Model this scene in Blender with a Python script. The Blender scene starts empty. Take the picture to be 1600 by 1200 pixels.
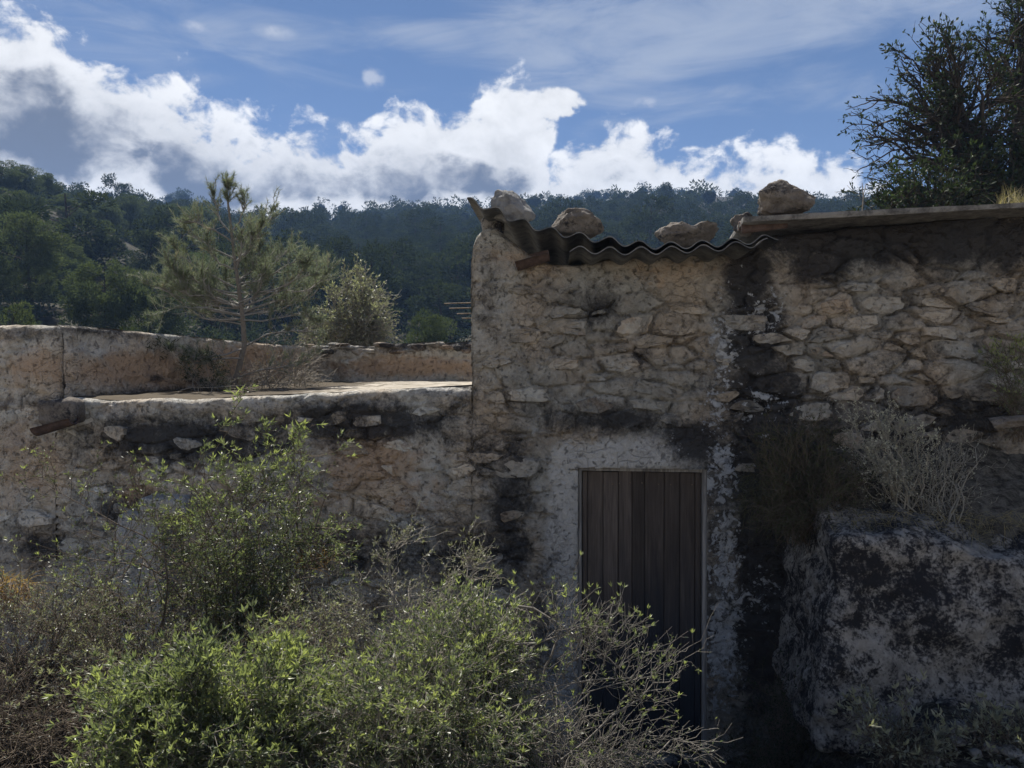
import bpy, bmesh, math, random
import numpy as np
from mathutils import Vector, Matrix

# ------------------------------------------------------------------ camera, sky, sun, exposure
C = bpy.context.scene
COL = C.collection
EYE = 2.7                       # metres above the door threshold
FPX, CX, HY = 1200.0, 800.0, 592.0   # focal length, centre column and horizon row on the 1600 x 1200 photo
SUN_EL, SUN_AZ = math.radians(57), math.radians(-26)    # azimuth: 0 = straight ahead (+Y), negative = left

cam = bpy.data.cameras.new("camera")
cam.lens, cam.sensor_width, cam.clip_start, cam.clip_end = 27.0, 36.0, 0.05, 6000
cam_o = bpy.data.objects.new("camera", cam)
cam_o.location = (0, 0, EYE)
cam_o.rotation_euler = (math.radians(90 - 0.38), 0, 0)
COL.objects.link(cam_o)
C.camera = cam_o

C.view_settings.view_transform = 'Standard'
C.view_settings.look = 'None'
C.view_settings.gamma = 1
C.view_settings.use_curve_mapping = False
C.view_settings.exposure = 0.97


class NT:
    """tiny node-tree builder"""
    def __init__(self, nt):
        self.nt = nt

    def n(self, typ, props=None, **ins):
        nd = self.nt.nodes.new(typ)
        for k, v in (props or {}).items():
            setattr(nd, k, v)
        for k, v in ins.items():
            key = int(k[1:]) if k[0] == 'i' and k[1:].isdigit() else k.replace('_', ' ')
            self.put(nd.inputs[key], v)
        return nd

    def put(self, sock, v):
        if isinstance(v, bpy.types.NodeSocket):
            self.nt.links.new(v, sock)
        elif isinstance(v, bpy.types.Node):
            self.nt.links.new(v.outputs[0], sock)
        else:
            sock.default_value = v

    def m(self, op, a, b=0.0, c=0.0, clamp=False):
        return self.n('ShaderNodeMath', {'operation': op, 'use_clamp': clamp}, i0=a, i1=b, i2=c).outputs[0]

    def mix(self, f, a, b, blend='MIX'):
        nd = self.nt.nodes.new('ShaderNodeMix')
        nd.data_type = 'RGBA'
        nd.blend_type = blend
        self.put(nd.inputs[0], f)
        for s, v in ((nd.inputs[6], a), (nd.inputs[7], b)):
            if isinstance(v, tuple) and len(v) == 3:
                v = (*v, 1)
            self.put(s, v)
        return nd.outputs[2]

    def noise(self, vec, scale, detail=4, rough=0.55, dist=0.0, w=None):
        nd = self.n('ShaderNodeTexNoise', {'noise_dimensions': '3D'}, Scale=scale, Detail=detail, Roughness=rough, Distortion=dist)
        self.put(nd.inputs['Vector'], vec)
        return nd.outputs['Fac']

    def smooth(self, x, a, b, lo=0.0, hi=1.0):
        nd = self.n('ShaderNodeMapRange', {'interpolation_type': 'SMOOTHSTEP', 'clamp': True})
        for i, v in enumerate((x, a, b, lo, hi)):
            self.put(nd.inputs[i], v)
        return nd.outputs[0]

    def ramp(self, f, stops):
        nd = self.nt.nodes.new('ShaderNodeValToRGB')
        e = nd.color_ramp.elements
        while len(e) < len(stops):
            e.new(0.5)
        for el, (p, c) in zip(e, stops):
            el.position = p
            el.color = (*c, 1)
        self.put(nd.inputs[0], f)
        return nd.outputs[0]


def azel(u, v):
    x, y, z = (u - CX) / FPX, 1.0, (HY - v) / FPX
    r = math.sqrt(x * x + y * y + z * z)
    return math.atan2(x, y), math.asin(z / r)


def build_world():
    w = bpy.data.worlds.new("World")
    C.world = w
    w.use_nodes = True
    nt = w.node_tree
    nt.nodes.clear()
    T = NT(nt)
    out = T.n('ShaderNodeOutputWorld')
    sky = T.n('ShaderNodeTexSky', {'sky_type': 'NISHITA', 'sun_disc': False, 'sun_elevation': SUN_EL,
                                   'sun_rotation': SUN_AZ, 'air_density': 0.7,
                                   'dust_density': 0.05, 'ozone_density': 3.0, 'altitude': 900})
    tc = T.n('ShaderNodeTexCoord')
    d = tc.outputs['Generated']
    sep = T.n('ShaderNodeSeparateXYZ', Vector=d)
    x, y, z = sep.outputs
    az = T.m('ARCTAN2', x, y)
    el = T.m('ARCSINE', z)
    # warped direction gives the billows
    vec = T.n('ShaderNodeCombineXYZ', X=az, Y=T.m('MULTIPLY', el, 1.25), Z=0.0).outputs[0]
    big = T.noise(vec, 7.0, 3, 0.5)
    bil = T.noise(vec, 16.0, 9, 0.58, 0.25)
    fin = T.noise(vec, 46.0, 6, 0.6, 0.3)
    nz = T.m('ADD', T.m('MULTIPLY', T.m('SUBTRACT', bil, 0.5), 0.19), T.m('MULTIPLY', T.m('SUBTRACT', fin, 0.5), 0.06))
    # top of the cumulus bank as a function of azimuth
    prof = [(-700, 20), (-300, 90), (-120, 40), (0, 25), (55, 22), (92, 40), (112, 92), (165, 92), (230, 115), (300, 142), (352, 180),
            (400, 196), (480, 198), (545, 212), (580, 198), (630, 172), (700, 172), (745, 158), (800, 132), (850, 150),
            (905, 165), (885, 215), (845, 268), (880, 235), (925, 200), (965, 192), (1015, 202), (1052, 232),
            (1085, 250), (1150, 240), (1240, 234), (1310, 236), (1345, 262), (1375, 310), (1450, 345), (1700, 330),
            (2300, 250)]
    prof = [(-700, 20), (-300, 90), (-120, 40), (0, 25), (55, 22), (92, 40), (112, 92), (165, 92), (230, 115), (300, 142), (352, 180),
            (400, 196), (480, 198), (545, 212), (580, 198), (630, 172), (700, 172), (745, 158), (800, 132), (830, 150), (848, 262),
            (880, 240), (925, 200), (965, 192), (1015, 202), (1052, 232),
            (1085, 250), (1150, 240), (1240, 234), (1310, 236), (1345, 262), (1375, 310), (1450, 345), (1700, 330), (2300, 250)]
    pts = [azel(u, v) for u, v in prof]
    fc = T.n('ShaderNodeFloatCurve')
    cur = fc.mapping.curves[0]
    A0, A1, E1 = -math.pi, math.pi, 0.5
    raw = [(-math.pi, 0.46), (-2.6, 0.38), (-2.0, 0.44), (-1.3, 0.32)] + pts + [(1.6, 0.34), (2.2, 0.45), (2.7, 0.36), (math.pi, 0.46)]  # unseen bank behind the camera, raised to brighten the shaded wall
    raw = [((a - A0) / (A1 - A0), e / E1) for a, e in raw]
    cur.points[0].location = raw[0]
    cur.points[1].location = raw[-1]
    for p in raw[1:-1]:
        cur.points.new(*p)
    for p in cur.points:
        p.handle_type = 'VECTOR'
    fc.mapping.update()
    T.put(fc.inputs['Value'], T.m('DIVIDE', T.m('SUBTRACT', az, A0), A1 - A0))
    top = T.m('MULTIPLY', fc.outputs[0], E1)
    depth = T.m('SUBTRACT', top, el)                 # how far below the top of the bank
    dens = T.m('ADD', depth, nz)
    alpha = T.smooth(dens, -0.006, 0.026)

    def blob(u, v, ru, rv):
        a, e = azel(u, v)
        k = 1 / FPX * math.cos(a)
        dx = T.m('DIVIDE', T.m('SUBTRACT', az, a), ru * k)
        dy = T.m('DIVIDE', T.m('SUBTRACT', el, e), rv * k)
        return T.m('SUBTRACT', 1.0, T.m('ADD', T.m('MULTIPLY', dx, dx), T.m('MULTIPLY', dy, dy)), clamp=True)

    def blobs(lst):
        s = None
        for *q, amp in lst:
            b = T.m('MULTIPLY', blob(*q), amp)
            s = b if s is None else T.m('MAXIMUM', s, b)
        return s
    # overhanging lobe on the right of the highest cloud
    lobe = blobs([(862, 165, 70, 32, 1.0), (800, 200, 90, 70, 1.0), (840, 215, 40, 40, 0.8)])
    a_lobe = T.smooth(T.m('MULTIPLY', lobe, T.m('ADD', 1.0, T.m('MULTIPLY', nz, 22.0))), 0.30, 0.62)
    alpha = T.m('MAXIMUM', alpha, a_lobe)
    # grey undersides where the bank is thick
    core = blobs([(80, 195, 220, 90, 1.1), (-190, 170, 260, 120, 1.2), (340, 262, 130, 70, 1.25), (490, 268, 120, 56, 1.1),
                  (630, 278, 140, 50, 1.15), (750, 282, 120, 36, 0.9), (940, 270, 60, 25, 0.35), (250, 200, 60, 40, 0.5)])
    grey = T.smooth(T.m('ADD', core, T.m('ADD', T.m('MULTIPLY', T.m('SUBTRACT', bil, 0.5), 2.3), T.m('MULTIPLY', T.m('SUBTRACT', big, 0.5), 1.0))), 0.10, 0.74)
    thick = T.smooth(dens, 0.02, 0.11)
    grey = T.m('MULTIPLY', grey, thick)
    shade = T.m('ADD', 0.90, T.m('MULTIPLY', T.m('SUBTRACT', bil, 0.5), 0.9))
    white = T.mix(1.0, (10.9, 10.85, 10.7), T.n('ShaderNodeCombineXYZ', X=shade, Y=shade, Z=shade).outputs[0], 'MULTIPLY')
    ccol = T.mix(grey, white, (1.55, 1.72, 2.1))
    # thin high veil
    vv = T.n('ShaderNodeCombineXYZ', X=T.m('ADD', T.m('MULTIPLY', az, 1.0), T.m('MULTIPLY', el, -0.6)), Y=T.m('MULTIPLY', el, 4.0), Z=3.0).outputs[0]
    vn = T.noise(vv, 5.5, 8, 0.6, 0.6)
    veil_m = blobs([(960, 60, 380, 75, 1.0), (1130, 25, 330, 70, 1.0), (700, 65, 120, 32, 0.8), (330, 40, 80, 25, 0.5), (430, 52, 50, 16, 0.7),
                    (1330, 10, 250, 60, 1.0), (1500, 30, 160, 60, 0.6), (300, 20, 400, 120, 0.3), (1000, -200, 900, 200, 0.7), (100, -300, 900, 240, 0.5), (1150, 175, 300, 60, 0.3)])
    veil = T.m('MULTIPLY', T.smooth(T.m('ADD', T.m('MULTIPLY', veil_m, 0.40), vn), 0.50, 0.98), 0.80)
    pb = blobs([(584, 122, 26, 24, 1.0), (1012, 163, 34, 15, 0.8), (232, 97, 26, 10, 0.7), (505, 103, 16, 10, 0.6), (308, 44, 42, 13, 0.7), (422, 50, 48, 14, 0.8)])
    puff = T.smooth(T.m('MULTIPLY', pb, T.m('ADD', 1.0, T.m('MULTIPLY', nz, 34.0))), 0.45, 1.7)
    lowhaze = T.smooth(el, 0.02, 0.42, 0.08, 0.0)
    base = T.mix(lowhaze, sky.outputs[0], (5.2, 5.6, 6.2))
    base = T.mix(veil, base, (4.6, 5.2, 6.3))
    base = T.mix(T.m('MULTIPLY', puff, 0.6), base, (7.6, 7.8, 8.3))
    colr = T.mix(alpha, base, ccol)
    bg = T.n('ShaderNodeBackground', Strength=0.05)
    T.put(bg.inputs['Color'], colr)
    nt.links.new(bg.outputs[0], out.inputs[0])
    w.cycles.sampling_method = 'MANUAL'
    w.cycles.sample_map_resolution = 512


build_world()

sun = bpy.data.lights.new("sun", 'SUN')
sun.energy = 5.0
sun.angle = math.radians(0.6)
sun.color = (1.0, 0.94, 0.84)
sun_o = bpy.data.objects.new("sun", sun)
sd = Vector((math.sin(SUN_AZ) * math.cos(SUN_EL), math.cos(SUN_AZ) * math.cos(SUN_EL), math.sin(SUN_EL)))
sun_o.rotation_euler = sd.to_track_quat('Z', 'Y').to_euler()
sun_o.location = sd * 50
COL.objects.link(sun_o)


# ------------------------------------------------------------------ numeric helpers
RT = np.random.RandomState(7).rand(65536)


def vnoise(p, seed=0):
    p = np.asarray(p, float)
    i = np.floor(p).astype(np.int64)
    f = p - i
    f = f * f * (3 - 2 * f)
    r = 0
    for dx in (0, 1):
        wx = f[:, 0] if dx else 1 - f[:, 0]
        for dy in (0, 1):
            wy = f[:, 1] if dy else 1 - f[:, 1]
            for dz in (0, 1):
                wz = f[:, 2] if dz else 1 - f[:, 2]
                h = ((i[:, 0] + dx) * 73856093 ^ (i[:, 1] + dy) * 19349663 ^ (i[:, 2] + dz) * 83492791 ^ seed * 2654435761)
                h = (h ^ (h >> 13)) & 65535
                r = r + wx * wy * wz * RT[h]
    return r


def fbm(p, octv=4, seed=0, gain=0.5):
    p = np.asarray(p, float)
    a, s, t = 1.0, 0.0, 0.0
    for k in range(octv):
        s = s + a * vnoise(p * 2 ** k + 17.3 * k, seed + k)
        t += a
        a *= gain
    return s / t


def sstep(x, a, b):
    t = np.clip((x - a) / (b - a), 0, 1)
    return t * t * (3 - 2 * t)


def px(u, v, Y):
    return np.array([(u - CX) * Y / FPX, Y, EYE - (v - HY) * Y / FPX])


# facade frame: s along the wall, n towards the camera
TANF = 0.14
PH = math.atan(TANF)
FY0 = 5.526
DS = np.array([math.cos(PH), -math.sin(PH), 0])
DN = np.array([-math.sin(PH), -math.cos(PH), 0])


def s_of_u(u):
    k = (np.asarray(u, float) - CX) / FPX
    Y = FY0 / (1 + TANF * k)
    return k * Y / math.cos(PH)


def fac_uv(s, z):
    x = s * math.cos(PH)
    Y = FY0 - s * math.sin(PH)
    return CX + x * FPX / Y, HY - (z - EYE) * FPX / Y


def z_of(u, v):
    Y = FY0 / (1 + TANF * (np.asarray(u, float) - CX) / FPX)
    return EYE - (np.asarray(v, float) - HY) * Y / FPX


def fac(s, z, n=0.0):
    s, z, n = np.broadcast_arrays(np.asarray(s, float), z, n)
    return np.stack([s * DS[0] + n * DN[0], FY0 + s * DS[1] + n * DN[1], z + 0 * s], -1)


# ------------------------------------------------------------------ object helpers
def mesh(name, blocks, mat, smooth=False, attrs=None):
    """blocks: list of (V (n,3), F (m,k)); attrs: {'tint': array(nverts)} or {'masks': (nverts,4)}"""
    Vs, loops, sizes, off = [], [], [], 0
    for V, F in blocks:
        V = np.asarray(V, float).reshape(-1, 3)
        F = np.asarray(F, np.int64)
        Vs.append(V)
        loops.append((F + off).ravel())
        sizes.append(np.full(len(F), F.shape[1]))
        off += len(V)
    V = np.concatenate(Vs)
    L = np.concatenate(loops)
    S = np.concatenate(sizes)
    me = bpy.data.meshes.new(name)
    me.vertices.add(len(V))
    me.vertices.foreach_set('co', V.astype(np.float32).ravel())
    me.loops.add(len(L))
    me.loops.foreach_set('vertex_index', L.astype(np.int32))
    me.polygons.add(len(S))
    me.polygons.foreach_set('loop_start', np.concatenate([[0], np.cumsum(S)[:-1]]).astype(np.int32))
    me.polygons.foreach_set('loop_total', S.astype(np.int32))
    me.polygons.foreach_set('use_smooth', np.full(len(S), smooth))
    me.update(calc_edges=True)
    me.validate()
    for k, a in (attrs or {}).items():
        a = np.asarray(a, np.float32)
        if a.ndim == 2:
            at = me.attributes.new(k, 'FLOAT_COLOR', 'POINT')
            at.data.foreach_set('color', a.ravel())
        else:
            at = me.attributes.new(k, 'FLOAT', 'POINT')
            at.data.foreach_set('value', a)
    if mat:
        me.materials.append(mat)
    return me


def tag(o, label, cat, group=None, kind=None):
    if label:
        o['label'] = label
    if cat:
        o['category'] = cat
    if group:
        o['group'] = group
    if kind:
        o['kind'] = kind
    return o


def thing(name, label, cat, loc=(0, 0, 0), group=None):
    o = bpy.data.objects.new(name, None)
    o.empty_display_size = 0.1
    COL.objects.link(o)
    o.location = loc
    return tag(o, label, cat, group)


def base_of(parent):
    p = Vector((0, 0, 0))
    while parent is not None:
        p += parent.location
        parent = parent.parent
    return np.array(p)


def obj(name, blocks, mat, parent=None, smooth=False, attrs=None, kind=None, origin=None):
    """world-space geometry -> one mesh object, placed under its parent"""
    b = base_of(parent)
    o0 = b if origin is None else np.asarray(origin, float)
    blocks = [(np.asarray(V, float).reshape(-1, 3) - o0, F) for V, F in blocks]
    o = bpy.data.objects.new(name, mesh(name, blocks, mat, smooth, attrs))
    COL.objects.link(o)
    if parent is not None:
        o.parent = parent
    o.location = o0 - b
    if kind:
        o['kind'] = kind
    return o


def dup(root, loc, rotz=0.0, scale=(1, 1, 1), label=None, group=None):
    r = root.copy()
    COL.objects.link(r)
    r.location, r.rotation_euler, r.scale = loc, (0, 0, rotz), scale
    if label:
        r['label'] = label
    if group:
        r['group'] = group
    for ch in root.children:
        c = ch.copy()
        COL.objects.link(c)
        c.parent = r
    return r


def gridF(nu, nv, keep=None):
    i, j = np.meshgrid(np.arange(nu - 1), np.arange(nv - 1), indexing='ij')
    a = i * nv + j
    F = np.stack([a, a + nv, a + nv + 1, a + 1], -1).reshape(-1, 4)
    return F if keep is None else F[keep.ravel()]


def box(c0, c1):
    x0, y0, z0 = c0
    x1, y1, z1 = c1
    V = np.array([(x0, y0, z0), (x1, y0, z0), (x1, y1, z0), (x0, y1, z0), (x0, y0, z1), (x1, y0, z1), (x1, y1, z1), (x0, y1, z1)], float)
    F = np.array([(0, 3, 2, 1), (4, 5, 6, 7), (0, 1, 5, 4), (1, 2, 6, 5), (2, 3, 7, 6), (3, 0, 4, 7)])
    return V, F


def fbox(s0, s1, z0, z1, n0, n1):
    V, F = box((s0, z0, n0), (s1, z1, n1))
    return fac(V[:, 0], V[:, 1], V[:, 2]), F


def cubegrid(nx, ny, nz):
    """welded surface grid of the unit cube [0,1]^3"""
    P, Q, off = [], [], 0
    for ax, (na, nb) in ((0, (ny, nz)), (1, (nz, nx)), (2, (nx, ny))):
        a, b = np.meshgrid(np.linspace(0, 1, na + 1), np.linspace(0, 1, nb + 1), indexing='ij')
        for side in (0, 1):
            p = np.zeros((a.size, 3))
            p[:, ax] = side
            p[:, (ax + 1) % 3] = a.ravel()
            p[:, (ax + 2) % 3] = b.ravel()
            f = gridF(na + 1, nb + 1)
            if side == 0:
                f = f[:, ::-1]
            P.append(p)
            Q.append(f + off)
            off += len(p)
    P = np.concatenate(P)
    Q = np.concatenate(Q)
    _, idx, inv = np.unique(np.round(P, 6), axis=0, return_index=True, return_inverse=True)
    return P[idx], inv.ravel()[Q]


def rounded(size, r, res):
    """rounded box centred on the origin"""
    size = np.array(size, float)
    n = np.maximum(2, np.ceil(size / res)).astype(int)
    P, F = cubegrid(*n)
    P = (P - 0.5) * size
    inner = size / 2 - r
    q = np.clip(P, -inner, inner)
    d = P - q
    L = np.linalg.norm(d, axis=1, keepdims=True)
    return np.where(L > 1e-9, q + r * d / np.maximum(L, 1e-9), P), F


def normals(V, F):
    n = np.zeros_like(V)
    a = np.cross(V[F[:, 1]] - V[F[:, 0]], V[F[:, -1]] - V[F[:, 0]])
    for k in range(F.shape[1]):
        np.add.at(n, F[:, k], a)
    return n / np.maximum(np.linalg.norm(n, axis=1, keepdims=True), 1e-12)


def roughen(V, F, amp, freq, seed, octv=4):
    return V + normals(V, F) * ((fbm(V * freq + seed * 3.7, octv, seed) - 0.5) * 2 * amp)[:, None]


_ICO = {}


def ico(sub):
    if sub not in _ICO:
        bm = bmesh.new()
        bmesh.ops.create_icosphere(bm, subdivisions=sub, radius=1)
        V = np.array([v.co[:] for v in bm.verts])
        F = np.array([[v.index for v in f.verts] for f in bm.faces])
        bm.free()
        _ICO[sub] = (V, F)
    return _ICO[sub]


def rock(c, r, seed, sub=4, rough=0.35, flat=0.45, freq=1.1):
    V, F = ico(sub)
    V = V.copy()
    rng = np.random.RandomState(seed)
    for k in range(16):                                  # knock facets off
        n = rng.normal(size=3)
        n /= np.linalg.norm(n)
        d = 1 - flat * (0.35 + 0.65 * rng.rand())
        e = V @ n - d
        V = V - np.outer(np.maximum(e, 0) * 0.95, n)
    V = V * (1 + rough * (fbm(V * freq * 1.7 + seed * 5.1, 5, seed, 0.55) - 0.5) * 2)[:, None]
    return V * np.asarray(r) + np.asarray(c), F


def tubes(P, r0, r1, sides=3):
    """P (N,K,3) polylines, radii at the two ends (N,) -> V, F quads"""
    P = np.asarray(P, float)
    N, K, _ = P.shape
    t = np.gradient(P, axis=1)
    t /= np.maximum(np.linalg.norm(t, axis=2, keepdims=True), 1e-9)
    ref = np.zeros((N, 1, 3))
    mt = np.abs(t.mean(1))
    ref[np.arange(N), 0, np.argmin(mt, 1)] = 1
    a = np.cross(t, ref)
    a /= np.maximum(np.linalg.norm(a, axis=2, keepdims=True), 1e-9)
    b = np.cross(t, a)
    w = np.linspace(0, 1, K)
    R = np.asarray(r0)[:, None] * (1 - w) + np.asarray(r1)[:, None] * w
    an = np.arange(sides) * 2 * math.pi / sides
    ring = (np.cos(an)[None, None, :, None] * a[:, :, None] + np.sin(an)[None, None, :, None] * b[:, :, None]) * R[:, :, None, None]
    V = (P[:, :, None] + ring).reshape(-1, 3)
    n, k, s = np.meshgrid(np.arange(N), np.arange(K - 1), np.arange(sides), indexing='ij')
    i0 = n * K * sides + k * sides + s
    i1 = n * K * sides + k * sides + (s + 1) % sides
    F = np.stack([i0, i1, i1 + sides, i0 + sides], -1).reshape(-1, 4)
    return V, F


def unit(v):
    return v / np.maximum(np.linalg.norm(v, axis=-1, keepdims=True), 1e-9)


def leaves(P, D, L, W, rng, up=0.35, fold=0.25):
    """diamond leaves: base P, direction D, length L, width W"""
    n = len(P)
    D = unit(D)
    N = unit(rng.normal(size=(n, 3)) + np.array([0, 0, up * 2]))
    S = unit(np.cross(D, N))
    N = np.cross(S, D)
    L = np.broadcast_to(L, n)[:, None]
    W = np.broadcast_to(W, n)[:, None]
    mid = P + D * L * 0.48 - N * W * fold
    V = np.stack([P, mid + S * W * 0.5 + N * W * fold, P + D * L + N * L * rng.uniform(-0.15, 0.1, (n, 1)), mid - S * W * 0.5 + N * W * fold], 1)
    return V.reshape(-1, 3), np.arange(n * 4).reshape(n, 4)


def needles(P, D, L, W, rng):
    n = len(P)
    D = unit(D)
    S = unit(np.cross(D, rng.normal(size=(n, 3))))
    L = np.broadcast_to(L, n)[:, None]
    V = np.stack([P - S * W * 0.5, P + S * W * 0.5, P + D * L], 1)
    return V.reshape(-1, 3), np.arange(n * 3).reshape(n, 3)


def along(P, i, t):
    """point and tangent on polylines P[i] at parameter t"""
    K = P.shape[1]
    f = np.clip(t, 0, 0.9999) * (K - 1)
    k = f.astype(int)
    w = (f - k)[:, None]
    a, b = P[i, k], P[i, k + 1]
    return a * (1 - w) + b * w, unit(b - a)


def wander(p0, p1, K, rng, bend=0.15, jit=0.03, up=0.0):
    """crooked curved polylines from p0 (N,3) to p1 (N,3)"""
    N = len(p0)
    t = np.linspace(0, 1, K)[None, :, None]
    L = np.linalg.norm(p1 - p0, axis=1)[:, None, None]
    off = rng.normal(size=(N, 1, 3)) * bend * L
    off[:, :, 2] += up * L[:, :, 0]
    P = p0[:, None] * (1 - t) + p1[:, None] * t + off * 4 * t * (1 - t) * 0.5
    j = rng.normal(size=(N, K, 3)) * jit * L
    j[:, 0] = 0
    return P + j


def shoots(P, n, rng, length, K, t0=0.3, t1=1.0, spread=0.9, up=0.2, bend=0.12, jit=0.04, out=None):
    i = rng.randint(0, len(P), n)
    t = rng.uniform(t0, t1, n)
    p, tg = along(P, i, t)
    d = 0.6 * tg + spread * unit(rng.normal(size=(n, 3)))
    d[:, 2] += up
    if out is not None:
        d += 0.5 * unit(p - out)
    L = rng.uniform(*length, n)[:, None]
    return wander(p, p + unit(d) * L, K, rng, bend, jit)


# ------------------------------------------------------------------ materials
def new_mat(name):
    m = bpy.data.materials.new(name)
    m.use_nodes = True
    m.node_tree.nodes.clear()
    T = NT(m.node_tree)
    out = T.n('ShaderNodeOutputMaterial')
    return m, T, out


def principled(T, out, col, rough=0.9, bump=None, bdist=0.01, bstr=0.6, spec=0.2):
    b = T.n('ShaderNodeBsdfPrincipled')
    T.put(b.inputs['Base Color'], col if not (isinstance(col, tuple) and len(col) == 3) else (*col, 1))
    T.put(b.inputs['Roughness'], rough)
    b.inputs['Specular IOR Level'].default_value = spec
    if bump is not None:
        bp = T.n('ShaderNodeBump', Strength=bstr, Distance=bdist)
        T.put(bp.inputs['Height'], bump)
        T.nt.links.new(bp.outputs[0], b.inputs['Normal'])
    T.nt.links.new(b.outputs[0], out.inputs[0])
    return b


def wall_material():
    m, T, out = new_mat("lime_rubble")
    pos = T.n('ShaderNodeNewGeometry').outputs['Position']
    at = T.n('ShaderNodeAttribute', {'attribute_name': 'masks'})
    sp = T.n('ShaderNodeSeparateColor', Color=at.outputs['Color'])
    stain, white, ochre = sp.outputs
    lich = at.outputs['Alpha']
    tint = T.n('ShaderNodeAttribute', {'attribute_name': 'tint'}).outputs['Fac']
    n1 = T.noise(pos, 2.3, 5, 0.6)
    n2 = T.noise(pos, 11, 8, 0.65, 0.4)
    n3 = T.noise(pos, 55, 6, 0.65)
    n4 = T.noise(pos, 5.0, 10, 0.7, 0.8)
    col = T.ramp(n2, [(0.25, (0.18, 0.160, 0.136)), (0.45, (0.31, 0.282, 0.245)), (0.6, (0.39, 0.360, 0.318)), (0.8, (0.48, 0.45, 0.405))])
    grey = T.mix(T.smooth(n1, 0.35, 0.7), (0.9, 0.98, 1.05), (1.08, 1.0, 0.9))
    col = T.mix(1.0, col, grey, 'MULTIPLY')
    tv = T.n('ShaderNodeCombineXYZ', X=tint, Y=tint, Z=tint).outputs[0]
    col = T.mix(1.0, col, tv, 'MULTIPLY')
    pl = T.mix(n4, (0.39, 0.262, 0.172), (0.51, 0.40, 0.295))
    col = T.mix(T.smooth(T.m('ADD', ochre, T.m('MULTIPLY', T.m('SUBTRACT', n4, 0.5), 1.3)), 0.25, 0.75), col, pl)
    wc = T.mix(n2, (0.32, 0.32, 0.315), (0.60, 0.60, 0.59))
    col = T.mix(T.smooth(T.m('ADD', white, T.m('MULTIPLY', T.m('SUBTRACT', n4, 0.5), 1.5)), 0.3, 0.7), col, wc)
    # soot-black algae, broken up at several scales
    sm = T.m('ADD', stain, T.m('ADD', T.m('MULTIPLY', T.m('SUBTRACT', n4, 0.5), 1.5), T.m('MULTIPLY', T.m('SUBTRACT', n3, 0.5), 0.6)))
    sm = T.smooth(sm, 0.22, 0.85, 0.0, 0.93)
    black = T.mix(n3, (0.012, 0.013, 0.018), (0.042, 0.042, 0.045))
    col = T.mix(sm, col, black)
    # pale crust left on the black
    ln = T.noise(pos, 13.0, 12, 0.72, 0.7)
    vo = T.n('ShaderNodeTexVoronoi', {'feature': 'F1'}, Scale=26.0, Randomness=1.0)
    T.put(vo.inputs['Vector'], pos)
    spot = T.smooth(vo.outputs['Distance'], 0.16, 0.34, 0.13, 0.0)
    lm = T.smooth(T.m('ADD', T.m('MULTIPLY', lich, 0.345), T.m('ADD', ln, T.m('MULTIPLY', spot, lich))), 0.80, 0.86)
    lc = T.mix(n3, (0.33, 0.355, 0.39), (0.50, 0.52, 0.55))
    col = T.mix(lm, col, lc)
    # hairline cracks
    vc = T.n('ShaderNodeTexVoronoi', {'feature': 'DISTANCE_TO_EDGE'}, Scale=7.0)
    wv = T.n('ShaderNodeVectorMath', {'operation': 'ADD'})
    nn = T.n('ShaderNodeTexNoise', Scale=6.0, Detail=5.0)
    T.put(nn.inputs['Vector'], pos)
    T.put(wv.inputs[0], pos)
    sc = T.n('ShaderNodeVectorMath', {'operation': 'SCALE'})
    T.put(sc.inputs[0], nn.outputs['Color'])
    sc.inputs['Scale'].default_value = 0.22
    T.nt.links.new(sc.outputs[0], wv.inputs[1])
    mp = T.n('ShaderNodeMapping', Scale=(0.7, 0.7, 1.4))
    T.nt.links.new(wv.outputs[0], mp.inputs['Vector'])
    T.nt.links.new(mp.outputs[0], vc.inputs['Vector'])
    crack = T.m('MULTIPLY', T.smooth(vc.outputs['Distance'], 0.0, 0.035, 1.0, 0.0), T.smooth(n1, 0.45, 0.6))
    h = T.m('ADD', T.m('MULTIPLY', n2, 1.0), T.m('ADD', T.m('MULTIPLY', n3, 0.45), T.m('ADD', T.m('MULTIPLY', crack, -0.28), T.m('MULTIPLY', lm, 0.12))))
    pits = T.smooth(T.noise(pos, 24, 8, 0.72, 0.3), 0.56, 0.66)
    col = T.mix(T.m('MULTIPLY', pits, 0.42), col, (0.075, 0.066, 0.056))
    h = T.m('SUBTRACT', h, T.m('MULTIPLY', pits, 0.35))
    principled(T, out, col, 0.95, h, 0.045, 1.0, 0.15)
    return m


def rock_material(name, c0, c1, c2, dark=(0.03, 0.03, 0.035), dk=(0.52, 0.66), scale=1.0):
    m, T, out = new_mat(name)
    pos = T.n('ShaderNodeNewGeometry').outputs['Position']
    n2 = T.noise(pos, 9 * scale, 9, 0.68, 0.5)
    n3 = T.noise(pos, 60 * scale, 6, 0.65)
    n4 = T.m('ADD', T.m('MULTIPLY', T.noise(pos, 3.2 * scale, 12, 0.74, 0.3), 0.6), T.m('MULTIPLY', T.noise(pos, 15 * scale, 10, 0.74, 0.3), 0.4))
    col = T.ramp(n2, [(0.28, c0), (0.52, c1), (0.75, c2)])
    d = T.smooth(T.m('ADD', n4, T.m('MULTIPLY', T.m('SUBTRACT', n3, 0.5), 0.25)), dk[0], dk[1])
    col = T.mix(d, col, dark)
    h = T.m('ADD', n2, T.m('MULTIPLY', n3, 0.5))
    principled(T, out, col, 0.95, h, 0.025, 0.9, 0.15)
    return m


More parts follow.
